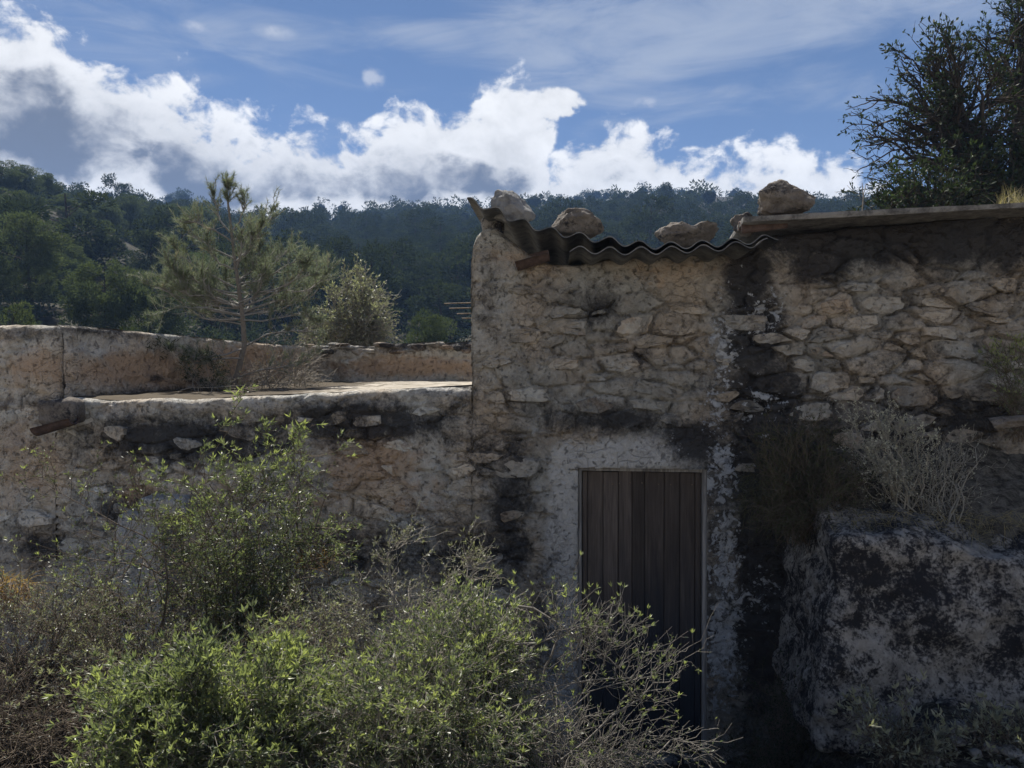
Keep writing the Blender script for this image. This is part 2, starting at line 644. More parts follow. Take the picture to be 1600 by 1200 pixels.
def leaf_material(name, c0, c1, fresh, trans=0.42, rough=0.40, spec=0.5, glow=(1.5, 1.6, 0.8)):
    m, T, out = new_mat(name)
    tint = T.n('ShaderNodeAttribute', {'attribute_name': 'tint'}).outputs['Fac']
    col = T.ramp(tint, [(0.0, c0), (0.6, c1), (1.0, fresh)])
    b = T.n('ShaderNodeBsdfPrincipled', Roughness=rough)
    b.inputs['Specular IOR Level'].default_value = spec
    T.put(b.inputs['Base Color'], col)
    tr = T.n('ShaderNodeBsdfTranslucent')
    T.put(tr.inputs['Color'], T.mix(1.0, col, glow, 'MULTIPLY'))
    mx = T.n('ShaderNodeMixShader', Fac=trans)
    T.nt.links.new(b.outputs[0], mx.inputs[1])
    T.nt.links.new(tr.outputs[0], mx.inputs[2])
    T.nt.links.new(mx.outputs[0], out.inputs[0])
    return m


def bark_material(name, c0, c1, scale=30):
    m, T, out = new_mat(name)
    pos = T.n('ShaderNodeNewGeometry').outputs['Position']
    n = T.noise(pos, scale, 5, 0.6)
    principled(T, out, T.mix(n, c0, c1), 0.9, n, 0.004, 0.6, 0.1)
    return m


def plain_noise(name, c0, c1, scale, rough=0.9, bd=0.01, stretch=(1, 1, 1), spec=0.2, lo=0.3, hi=0.7):
    m, T, out = new_mat(name)
    pos = T.n('ShaderNodeNewGeometry').outputs['Position']
    mp = T.n('ShaderNodeMapping', Scale=stretch)
    T.put(mp.inputs['Vector'], pos)
    n = T.noise(mp.outputs[0], scale, 7, 0.65, 0.4)
    f = T.noise(mp.outputs[0], scale * 6, 5, 0.6)
    h = T.m('ADD', n, T.m('MULTIPLY', f, 0.4))
    principled(T, out, T.mix(T.smooth(T.m('ADD', n, T.m('MULTIPLY', T.m('SUBTRACT', f, 0.5), 0.4)), lo, hi), c0, c1), rough, h, bd, 0.8, spec)
    return m


def wood_material():
    m, T, out = new_mat("weathered_door_wood")
    pos = T.n('ShaderNodeNewGeometry').outputs['Position']
    rnd = T.n('ShaderNodeObjectInfo').outputs['Random']
    sh = T.n('ShaderNodeVectorMath', {'operation': 'ADD'})
    T.put(sh.inputs[0], pos)
    T.put(sh.inputs[1], T.n('ShaderNodeCombineXYZ', Z=T.m('MULTIPLY', rnd, 40.0)).outputs[0])
    mp = T.n('ShaderNodeMapping', Scale=(1, 1, 0.035))
    T.nt.links.new(sh.outputs[0], mp.inputs['Vector'])
    g = T.noise(mp.outputs[0], 90, 6, 0.65, 0.8)
    mp2 = T.n('ShaderNodeMapping', Scale=(1, 1, 0.12))
    T.nt.links.new(sh.outputs[0], mp2.inputs['Vector'])
    b = T.noise(mp2.outputs[0], 9, 6, 0.6, 0.5)
    col = T.ramp(T.m('ADD', T.m('MULTIPLY', g, 0.55), T.m('MULTIPLY', b, 0.45)), [(0.3, (0.026, 0.021, 0.018)), (0.52, (0.080, 0.066, 0.058)), (0.75, (0.155, 0.13, 0.112))])
    v = T.m('ADD', 0.62, T.m('MULTIPLY', rnd, 0.75))
    col = T.mix(1.0, col, T.n('ShaderNodeCombineXYZ', X=v, Y=v, Z=v).outputs[0], 'MULTIPLY')
    # navy vignette darkening painted into the colour of the lower door
    zz = T.n('ShaderNodeSeparateXYZ', Vector=pos).outputs[2]
    navy_dark = T.smooth(T.m('ADD', zz, T.m('MULTIPLY', b, 0.9)), 0.9, 2.1, 0.75, 0.0)
    col = T.mix(navy_dark, col, (0.020, 0.030, 0.048))
    principled(T, out, col, 0.8, g, 0.004, 0.8, 0.25)
    return m


M_WALL = wall_material()
M_BOULDER = rock_material("boulder_stone", (0.07, 0.062, 0.055), (0.165, 0.148, 0.132), (0.28, 0.258, 0.232), dk=(0.50, 0.62))
M_BOULDER2 = rock_material("grey_boulder_stone", (0.12, 0.12, 0.12), (0.23, 0.23, 0.228), (0.34, 0.34, 0.335), dk=(0.54, 0.7))
M_CRUST = rock_material("lime_crusted_rock", (0.115, 0.108, 0.10), (0.265, 0.255, 0.24), (0.39, 0.38, 0.36), dark=(0.022, 0.022, 0.026), dk=(0.435, 0.555), scale=1.15)
def soil_material():
    m, T, out = new_mat("soil_litter")
    pos = T.n('ShaderNodeNewGeometry').outputs['Position']
    n = T.noise(pos, 9, 9, 0.68, 0.4)
    f = T.noise(pos, 60, 6, 0.65)
    y = T.n('ShaderNodeSeparateXYZ', Vector=pos).outputs[1]
    near_house = T.smooth(T.m('ADD', y, n), 1.6, 2.8)  # soil colour darkens from the camera towards the house
    dry = T.mix(n, (0.14, 0.12, 0.095), (0.40, 0.35, 0.28))  # unseen soil behind the camera, paled to bounce sun onto the wall
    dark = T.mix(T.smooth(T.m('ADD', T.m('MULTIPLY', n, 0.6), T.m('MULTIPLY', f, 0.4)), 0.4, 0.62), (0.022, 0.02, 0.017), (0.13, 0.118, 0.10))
    principled(T, out, T.mix(near_house, dry, dark), 0.95, T.m('ADD', n, T.m('MULTIPLY', f, 0.6)), 0.04, 1.0, 0.15)
    return m


M_SOIL = soil_material()
def terrain_material():
    m, T, out = new_mat("hillside_floor")
    pos = T.n('ShaderNodeNewGeometry').outputs['Position']
    n = T.noise(pos, 0.3, 8, 0.65)
    y = T.n('ShaderNodeSeparateXYZ', Vector=pos).outputs[1]
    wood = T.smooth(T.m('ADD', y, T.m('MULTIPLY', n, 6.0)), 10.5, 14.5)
    dry = T.mix(n, (0.24, 0.205, 0.155), (0.44, 0.385, 0.305))  # open ground behind the camera, lightened as bounce for the house front
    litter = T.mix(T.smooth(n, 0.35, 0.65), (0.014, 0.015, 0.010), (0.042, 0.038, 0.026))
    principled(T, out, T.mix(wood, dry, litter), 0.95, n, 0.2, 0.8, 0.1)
    return m


M_TERR = terrain_material()
M_BANK = plain_noise("dark_bank_soil", (0.025, 0.023, 0.02), (0.15, 0.14, 0.12), 14, 0.95, 0.04)
def floor_material():
    m, T, out = new_mat("terrace_screed")
    pos = T.n('ShaderNodeNewGeometry').outputs['Position']
    n = T.noise(pos, 7, 8, 0.65, 0.4)
    f = T.noise(pos, 40, 5, 0.6)
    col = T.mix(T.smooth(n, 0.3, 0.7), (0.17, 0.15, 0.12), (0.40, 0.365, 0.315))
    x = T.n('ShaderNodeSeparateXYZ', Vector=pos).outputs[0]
    left_dark = T.smooth(T.m('ADD', x, T.m('MULTIPLY', T.m('SUBTRACT', n, 0.5), 1.6)), -1.75, -1.25, 1.0, 0.0)   # floor turns dark brown towards the left
    col = T.mix(left_dark, col, T.mix(f, (0.035, 0.028, 0.02), (0.10, 0.08, 0.055)))
    principled(T, out, col, 0.92, T.m('ADD', n, T.m('MULTIPLY', f, 0.4)), 0.015, 0.8, 0.15)
    return m


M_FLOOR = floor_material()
M_FIBRE = plain_noise("fibre_cement", (0.075, 0.08, 0.085), (0.20, 0.20, 0.195), 8, 0.85, 0.004)
M_SLAB = plain_noise("slab_cement", (0.07, 0.068, 0.066), (0.22, 0.213, 0.20), 10, 0.9, 0.006)
M_TILE = plain_noise("terracotta", (0.06, 0.042, 0.038), (0.125, 0.09, 0.08), 14, 0.85, 0.005)
M_WOOD = wood_material()
M_FRAME = plain_noise("grey_frame_wood", (0.13, 0.13, 0.132), (0.36, 0.355, 0.35), 30, 0.85, 0.004, (1, 1, 0.06))
M_PLASTER = plain_noise("pale_plaster", (0.20, 0.195, 0.185), (0.40, 0.395, 0.38), 6, 0.95, 0.01)
M_RUST = plain_noise("old_iron", (0.10, 0.08, 0.06), (0.24, 0.19, 0.14), 40, 0.7, 0.002)
M_TWIG = bark_material("grey_twig", (0.14, 0.125, 0.105), (0.34, 0.31, 0.27))
M_TWIGB = bark_material("brown_twig", (0.06, 0.048, 0.038), (0.17, 0.14, 0.11))
M_THORN = bark_material("grey_thorn_twig", (0.075, 0.068, 0.06), (0.235, 0.218, 0.195))
M_LIMB = bark_material("grey_pine_limb", (0.15, 0.145, 0.135), (0.32, 0.31, 0.295))
M_BARK = bark_material("pine_bark", (0.09, 0.078, 0.068), (0.26, 0.235, 0.205), 40)
M_DBARK = bark_material("dark_bark", (0.028, 0.024, 0.02), (0.07, 0.06, 0.05), 12)
M_LEAF = leaf_material("green_scrub_leaf", (0.058, 0.074, 0.046), (0.145, 0.170, 0.110), (0.27, 0.30, 0.145))
M_LEAFG = leaf_material("grey_scrub_leaf", (0.115, 0.12, 0.10), (0.23, 0.235, 0.195), (0.27, 0.28, 0.195), 0.3, 0.42, 0.5)
M_OAK = leaf_material("evergreen_oak_leaf", (0.016, 0.026, 0.014), (0.03, 0.045, 0.023), (0.05, 0.068, 0.032), 0.22, 0.6, 0.15)
M_NEEDLE = leaf_material("young_pine_needle", (0.105, 0.125, 0.085), (0.185, 0.215, 0.148), (0.26, 0.24, 0.155), 0.35, 0.6, 0.2, glow=(1.15, 1.2, 0.95))
M_PINE = leaf_material("pine_foliage", (0.038, 0.050, 0.034), (0.070, 0.088, 0.056), (0.11, 0.128, 0.076), 0.3, 0.8, 0.03)
M_PINE2 = leaf_material("far_pine_foliage", (0.022, 0.030, 0.024), (0.038, 0.050, 0.036), (0.065, 0.078, 0.048), 0.2, 0.9, 0.0)
M_STRAW = leaf_material("dry_grass", (0.10, 0.09, 0.06), (0.22, 0.19, 0.12), (0.30, 0.25, 0.15), 0.35, 0.7)
M_DGRASS = leaf_material("dull_grass", (0.035, 0.042, 0.024), (0.075, 0.08, 0.045), (0.13, 0.12, 0.07), 0.3, 0.7)
M_DARKL = leaf_material("dull_shrub_leaf", (0.04, 0.05, 0.03), (0.075, 0.085, 0.05), (0.12, 0.12, 0.07), 0.3, 0.7, 0.1)
M_PALE = leaf_material("pale_felted_leaf", (0.28, 0.28, 0.245), (0.44, 0.44, 0.385), (0.50, 0.50, 0.43), 0.2, 0.8, 0.1)
M_PALEST = bark_material("pale_stem", (0.17, 0.16, 0.135), (0.34, 0.325, 0.28))
M_ORANGE = leaf_material("withered_fern", (0.13, 0.085, 0.045), (0.21, 0.135, 0.075), (0.26, 0.18, 0.10), 0.4, 0.7)

# ------------------------------------------------------------------ terrain
RIDGE = [(-900, 290), (-300, 290), (0, 322), (100, 326), (200, 330), (300, 338), (345, 362), (420, 372), (470, 362), (560, 362), (720, 362), (760, 352),
         (850, 338), (960, 330), (1050, 326), (1150, 323), (1200, 328), (1260, 342), (1330, 348), (1400, 344), (1600, 340), (2500, 350)]
_ra = np.array([azel(u, v)[0] for u, v in RIDGE])
_re = np.array([math.tan(azel(u, v)[1]) for u, v in RIDGE])
RR = 330.0


def terrain(x, y):
    x, y = np.broadcast_arrays(np.asarray(x, float), np.asarray(y, float))
    r = np.hypot(x, y)
    a = np.arctan2(x, y)
    e = np.interp(a, _ra, _re)
    front = sstep(np.cos(a), -0.1, 0.35)
    e = e * front + 0.10 * (1 - front)
    t = np.clip((r - 22) / (RR - 22), 0, 1)
    z = EYE + e * RR
    h = 0.6 + (z - 0.6) * (0.35 * t + 0.65 * t * t * (3 - 2 * t))
    h = h - np.maximum(r - RR, 0) * 0.06 * (1 + 0 * h)
    # spur on the left
    h = h + 11.5 * np.exp(-(((x + 58) / 24) ** 2 + ((y - 74) / 22) ** 2)) + 3.2 * np.exp(-(((x + 27) / 11) ** 2 + ((y - 42) / 12) ** 2))
    # bank behind the house on the right
    h = h + 2.9 * np.exp(-(((x - 11.5) / 5.0) ** 2 + ((y - 13.5) / 3.6) ** 2))
    h = h + (fbm(np.stack([x.ravel() / 30, y.ravel() / 30, 0 * x.ravel()], -1), 3, 3).reshape(x.shape) - 0.5) * 5 * sstep(r, 25, 120)
    return np.maximum(h, -60)


def build_terrain():
    rr = np.concatenate([[0.01], np.linspace(6, 60, 28), np.linspace(66, 420, 50), np.linspace(436, 520, 6)])
    aa = np.linspace(-math.pi, math.pi, 181)
    R, A = np.meshgrid(rr, aa, indexing='ij')
    X, Y = R * np.sin(A), R * np.cos(A)
    Z = terrain(X, Y) - 0.25 - 2.6 * sstep(R, 7.9, 6.1)
    V = np.stack([X, Y, Z], -1).reshape(-1, 3)
    o = obj("hillside", [(V, gridF(len(rr), len(aa))[:, ::-1])], M_TERR, None, True)
    o['kind'] = 'structure'


def near_ground(x, y):
    """bank the camera stands on, falling to the door; rubble heap on the right"""
    wallY = FY0 - TANF * x
    d = np.clip(wallY - y, 0, 99)                        # distance out from the wall
    z = 0.02 + 1.12 * sstep(d, 0.25, 3.3)
    z = z + 0.74 * sstep(x, 1.15, 2.3) * np.exp(-((d - 0.9) / 0.9) ** 2)
    z = z + 0.45 * sstep(-x, 0.5, 2.2) * np.exp(-((d - 0.2) / 1.1) ** 2)
    return z


def build_ground():
    xs = np.linspace(-9, 9, 190)
    ys = np.linspace(-7, 6.9, 150)
    X, Y = np.meshgrid(xs, ys, indexing='ij')
    Z = near_ground(X, Y)
    p = np.stack([X.ravel(), Y.ravel(), 0 * X.ravel()], -1)
    Z = Z + ((fbm(p * 2.2, 5, 11) - 0.5) * 0.16).reshape(X.shape)
    edge = np.maximum(np.abs(X) / 9, np.abs((Y - 0) / 7))
    Z = Z * (1 - sstep(edge, 0.85, 1.0)) + (terrain(X, Y) - 0.3) * sstep(edge, 0.85, 1.0)
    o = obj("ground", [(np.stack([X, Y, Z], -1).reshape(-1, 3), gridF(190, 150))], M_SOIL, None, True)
    o['kind'] = 'structure'


build_terrain()
build_ground()

# ------------------------------------------------------------------ the farmhouse
BASE = fac(0.3, 0.0)
house = thing("farmhouse", "ruined rubble stone farmhouse with plank door, sagging corrugated roof and walled terrace", "farmhouse", BASE)


def gauss(u, v, lst):
    r = np.zeros(np.shape(u))
    for cu, cv, ru, rv, a in lst:
        q = ((u - cu) / ru) ** 2 + ((v - cv) / rv) ** 2
        r = np.maximum(r, a * np.exp(-q * 0.7))
    return r


STAIN = [(1420, 372, 290, 42, 1.25), (1290, 405, 80, 45, .9), (1560, 385, 90, 50, .95), (1168, 430, 36, 60, 1.2), (1178, 520, 46, 80, 1.1), (1430, 560, 240, 150, .42), (1500, 470, 160, 70, .5),
         (1195, 630, 60, 70, 1.3), (1200, 720, 75, 90, 1.25), (1205, 900, 70, 240, 1.2), (1130, 800, 60, 300, .7), (1095, 600, 40, 90, .5), (1110, 860, 14, 300, .7),
         (960, 655, 140, 26, .85), (1080, 690, 55, 40, .95), (800, 800, 40, 170, .85), (765, 715, 55, 60, .7), (850, 640, 60, 35, .5),
         (300, 688, 200, 42, 1.0), (560, 660, 160, 34, 1.05), (500, 730, 50, 50, .5), (525, 690, 60, 30, .55), (700, 660, 60, 60, .6), (230, 665, 70, 22, .75),
         (600, 860, 170, 60, .75), (60, 850, 60, 40, .8), (200, 790, 90, 34, .75), (735, 880, 80, 80, .8), (855, 960, 34, 150, .6),
         (30, 522, 80, 14, .75), (60, 632, 90, 20, .5), (930, 480, 50, 40, .7), (870, 450, 45, 60, .45), (1060, 520, 40, 40, .45),
         (765, 470, 28, 80, .5), (990, 590, 60, 30, .5), (740, 610, 40, 40, .4), (1480, 520, 120, 60, .35), (1420, 620, 160, 50, .35),
         (1520, 600, 90, 50, .4), (1000, 560, 30, 20, .6), (860, 560, 60, 30, .4), (1500, 650, 200, 50, .8), (1330, 630, 120, 50, .55), (1350, 700, 240, 60, .8),
         (420, 780, 60, 60, .4), (110, 640, 40, 26, .6), (330, 1000, 500, 110, .5)]
WHITE = [(985, 712, 100, 24, 1.25), (888, 735, 26, 40, 1.25), (882, 800, 24, 60, 1.15), (876, 900, 26, 120, 1.15), (872, 1050, 28, 120, 1.0),
         (200, 650, 60, 30, .5), (40, 690, 60, 40, .35), (480, 632, 260, 14, .55), (690, 612, 60, 12, .6), (30, 800, 40, 50, .3)]
OCHRE = [(40, 720, 75, 90, .55), (575, 715, 90, 55, .75), (640, 770, 60, 50, .5), (220, 775, 40, 22, .9), (500, 790, 60, 40, .5), (330, 745, 60, 30, .4),
         (1090, 425, 70, 30, .4), (800, 390, 50, 40, .45), (850, 410, 40, 25, .5), (1020, 430, 60, 25, .45), (1250, 590, 70, 60, .25), (780, 560, 40, 60, .2),
         (60, 575, 60, 34, .7), (1240, 470, 60, 80, .25)]
LICH = [(1132, 540, 34, 110, 1.0), (1120, 640, 34, 70, 1.0), (1128, 740, 34, 90, 1.08), (1132, 870, 32, 120, 1.15), (1134, 1000, 40, 140, 1.2), (1195, 490, 44, 60, .92),
        (1188, 640, 60, 70, .85), (1185, 930, 50, 80, .8), (1060, 690, 40, 30, .7), (1250, 900, 40, 100, .5), (1090, 560, 40, 50, .7), (840, 930, 40, 120, .6), (1165, 440, 30, 50, .6), (780, 640, 60, 60, .45), (1160, 760, 40, 60, .7)]
# how readily rubble shows through the render
BARE = [(1420, 560, 240, 150, 1.0), (1230, 580, 80, 120, .75), (960, 540, 150, 110, .72), (820, 600, 90, 60, .5), (770, 480, 40, 60, .15),
        (300, 740, 180, 70, .75), (560, 660, 160, 40, .6), (600, 780, 140, 60, .42), (780, 800, 80, 110, .55), (500, 880, 160, 60, .6), (120, 830, 90, 60, .5),
        (1560, 420, 60, 40, .6), (40, 640, 60, 60, .25)]


def masks(u, v):
    return np.stack([gauss(u, v, STAIN), gauss(u, v, WHITE), gauss(u, v, OCHRE), gauss(u, v, LICH)], -1)


CW, CH = 0.235, 0.098           # rubble cell
rngc = np.random.RandomState(21)
NI, NJ = 60, 44
I0, J0 = -30, -4
_jx = rngc.uniform(0.12, 0.88, (NI, NJ))
_jz = rngc.uniform(0.12, 0.88, (NI, NJ))
_wt = rngc.uniform(0.0, 0.8, (NI, NJ)) * (rngc.rand(NI, NJ) < 0.6)
_rn = rngc.rand(NI, NJ)


def seed_pos(i, j):
    ii, jj = np.clip(i - I0, 0, NI - 1), np.clip(j - J0, 0, NJ - 1)
    return (i + 0.5 * (j % 2) + _jx[ii, jj]), (j + _jz[ii, jj]), _wt[ii, jj], _rn[ii, jj]


def cells(s, z):
    """power-diagram rubble: returns nearest id, distance to second minus first"""
    w = fbm(np.stack([s * 4, z * 4, 0 * s], -1), 3, 5) - 0.5
    w2 = fbm(np.stack([s * 4, z * 4, 0 * s + 9], -1), 3, 6) - 0.5
    a, b = s / CW + w * 0.5, z / CH + w2 * 0.5
    j0 = np.floor(b).astype(int)
    f1 = np.full(s.shape, 9e9)
    f2 = f1.copy()
    idi = np.zeros(s.shape, int)
    idj = idi.copy()
    for dj in (-2, -1, 0, 1, 2):
        j = j0 + dj
        i0 = np.floor(a - 0.5 * (j % 2)).astype(int)
        for di in (-2, -1, 0, 1, 2):
            i = i0 + di
            px_, pz_, wt, _ = seed_pos(i, j)
            d = (a - px_) ** 2 + (b - pz_) ** 2 - wt
            new = d < f1
            f2 = np.where(new, f1, np.minimum(f2, d))
            idi = np.where(new, i, idi)
            idj = np.where(new, j, idj)
            f1 = np.where(new, d, f1)
    return idi, idj, f2 - f1


UT = [(-300, 507), (86, 507)]
VTOP_HOUSE = [(737, 402), (739, 382), (744, 366), (755, 357), (770, 355), (785, 364), (800, 376), (822, 392), (842, 404), (862, 412), (892, 413), (930, 408), (960, 404), (1000, 400), (1100, 391), (1160, 385),
              (1185, 373), (1210, 367), (1260, 363), (1330, 355), (1400, 349), (1500, 341), (1600, 334), (1800, 320)]
VTOP_TERR = [(86, 624), (120, 622), (150, 624), (190, 626), (230, 622), (300, 625), (380, 618), (440, 616), (520, 613), (600, 609), (680, 604), (737, 601)]
S_END, S_HOUSE, S_LEFT, S_RIGHT = float(s_of_u(86)), float(s_of_u(737)), float(s_of_u(-260)), float(s_of_u(1790))
DOOR_S0, DOOR_S1 = float(s_of_u(903)), float(s_of_u(1105))
DOOR_Z = float(z_of(1003, 732))


def ztop(s, prof):
    us = np.array([p[0] for p in prof], float)
    return np.interp(s, s_of_u(us), z_of(us, np.array([p[1] for p in prof], float)))


def relief(s, z):
    """height of the wall face: rubble bulges, joints, render, erosion"""
    u, v = fac_uv(s, z)
    bare = gauss(u, v, BARE)
    i, j, e = cells(s, z)
    _, _, _, rn = seed_pos(i, j)
    p = np.stack([s, z, 0 * s], -1)
    bn = bare + (fbm(p * 5.0, 4, 31) - 0.5) * 1.1
    show = sstep(bn, 0.15, 0.7)
    filled = sstep(fbm(p * 9 + 3.3, 3, 43), 0.50, 0.60)          # joints still full of mortar
    bulge = sstep(e, 0.0, 0.34) * (0.004 + 0.022 * rn) + (fbm(np.stack([s * 16 + rn * 50, z * 40, 0 * s], -1), 3, 44) - 0.5) * 0.016
    joint = -0.042 * sstep(e, 0.16, 0.03) * (1 - 0.85 * filled)
    skim = (fbm(p * 7, 5, 41, 0.6) - 0.5) * 0.045
    und = (fbm(p * 1.6, 3, 51) - 0.5) * 0.06
    fine = (fbm(p * 28, 4, 61, 0.6) - 0.5) * 0.016
    h = und + fine + show * (bulge + joint + 0.4 * skim) + (1 - show) * (0.012 + skim + 0.4 * joint)
    # render has fallen away in plates
    pl = fbm(np.stack([s * 5, z * 7, 0 * s + 4], -1), 5, 71, 0.55)
    h = h - 0.014 * sstep(pl, 0.50, 0.535) * (1 - 0.5 * show)
    # smoother band round the door
    d = np.maximum(np.maximum(DOOR_S0 - 0.10 - s, s - DOOR_S1 - 0.05), z - DOOR_Z - 0.12)
    k = sstep(d, 0.12, 0.0)
    h = h * (1 - 0.8 * k) + 0.012 * k
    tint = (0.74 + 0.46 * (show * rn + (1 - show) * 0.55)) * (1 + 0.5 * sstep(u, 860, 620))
    return h, tint


def wall_patch(s0, s1, prof, z0=-0.25, res=0.0125, lip=0.0, hole=None, zt_const=None):
    ns = int((s1 - s0) / res) + 1
    S1 = np.linspace(s0, s1, ns)
    if hole:                                             # put grid lines on the jambs
        for h_ in hole[:2]:
            S1[np.argmin(np.abs(S1 - h_))] = h_
    zt = ztop(S1, prof) + (fbm(np.stack([S1 * 6, 0 * S1, 0 * S1], -1), 4, 81) - 0.5) * 0.03
    nz = int((zt.max() - z0) / res) + 1
    T = np.linspace(0, 1, nz)
    S = np.repeat(S1[:, None], nz, 1)
    Z = z0 + (zt[:, None] - z0) * T[None]
    if hole:
        k = np.argmin(np.abs(T - (hole[2] - z0) / (zt[:, None] - z0)), axis=1)
        inh = (S1 > hole[0] - 0.06) & (S1 < hole[1] + 0.06)
        kk = int(np.median(k[inh]))
        Z[inh, kk] = hole[2]
    s, z = S.ravel(), Z.ravel()
    h, tint = relief(s, z)
    h = h.reshape(S.shape)
    if prof is UT:
        h = h * sstep(S_END - S, 0.0, 0.10)
        q = 1 - np.clip((S_END - S) / 0.09, 0, 1)        # worn arris where the block turns into the parapet
        h = h - 0.09 * (1 - np.sqrt(np.clip(1 - q * q, 0, 1))) * sstep(Z, 2.50, 2.58)
    # round the top edge back
    dist = np.maximum(zt[:, None] - Z, 0)
    rad = 0.05
    h = h - rad * (1 - np.sqrt(np.clip(1 - (1 - np.clip(dist / rad, 0, 1)) ** 2, 0, 1)))
    if lip:
        h = h + lip * sstep(dist + (fbm(np.stack([s * 5, z * 0, 0 * s], -1), 3, 91).reshape(S.shape) - 0.5) * 0.12, 0.17, 0.11)
    keep = None
    if hole:
        cs = (S[:-1, :-1] + S[1:, 1:]) / 2
        cz = (Z[:-1, :-1] + Z[1:, 1:]) / 2
        keep = ~((cs > hole[0]) & (cs < hole[1]) & (cz < hole[2]))
        edge = (np.abs(S - hole[0]) < 1e-6) | (np.abs(S - hole[1]) < 1e-6) | (np.abs(Z - hole[2]) < 1e-6)
        nearh = (S > hole[0] - 0.02) & (S < hole[1] + 0.02) & (Z < hole[2] + 0.02)
        h = np.where(edge & nearh, 0.004, h)
    V = fac(s, z, h.ravel())
    u, v = fac_uv(s, z)
    F = gridF(ns, nz, keep)
    mk = masks(u, v)
    j = np.arange(nz - 1)
    for row in (0, ns - 1):                              # returns, so no edge is paper-thin
        e0 = row * nz + np.arange(nz)
        b0 = len(V) + np.arange(nz)
        V = np.concatenate([V, V[e0] - DN * 0.14])
        mk = np.concatenate([mk, mk[e0]])
        tint = np.concatenate([tint, tint[e0]])
        F = np.concatenate([F, np.stack([e0[:-1], e0[1:], b0[1:], b0[:-1]], -1)])
    return V, F, mk, tint


patches = [wall_patch(S_LEFT, S_END, UT, res=0.016), wall_patch(S_END, S_HOUSE, VTOP_TERR, lip=0.022),
           wall_patch(S_HOUSE, S_RIGHT, VTOP_HOUSE, hole=(DOOR_S0, DOOR_S1, DOOR_Z))]
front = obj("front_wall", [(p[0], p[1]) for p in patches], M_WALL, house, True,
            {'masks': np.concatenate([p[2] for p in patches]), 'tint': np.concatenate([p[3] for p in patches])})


# single rubble stones standing proud of the render
def clip_poly(poly, n, c):
    out = []
    for k in range(len(poly)):
        a, b = poly[k], poly[(k + 1) % len(poly)]
        da, db = a @ n - c, b @ n - c
        if da <= 0:
            out.append(a)
        if da * db < 0:
            out.append(a + (b - a) * da / (da - db))
    return out


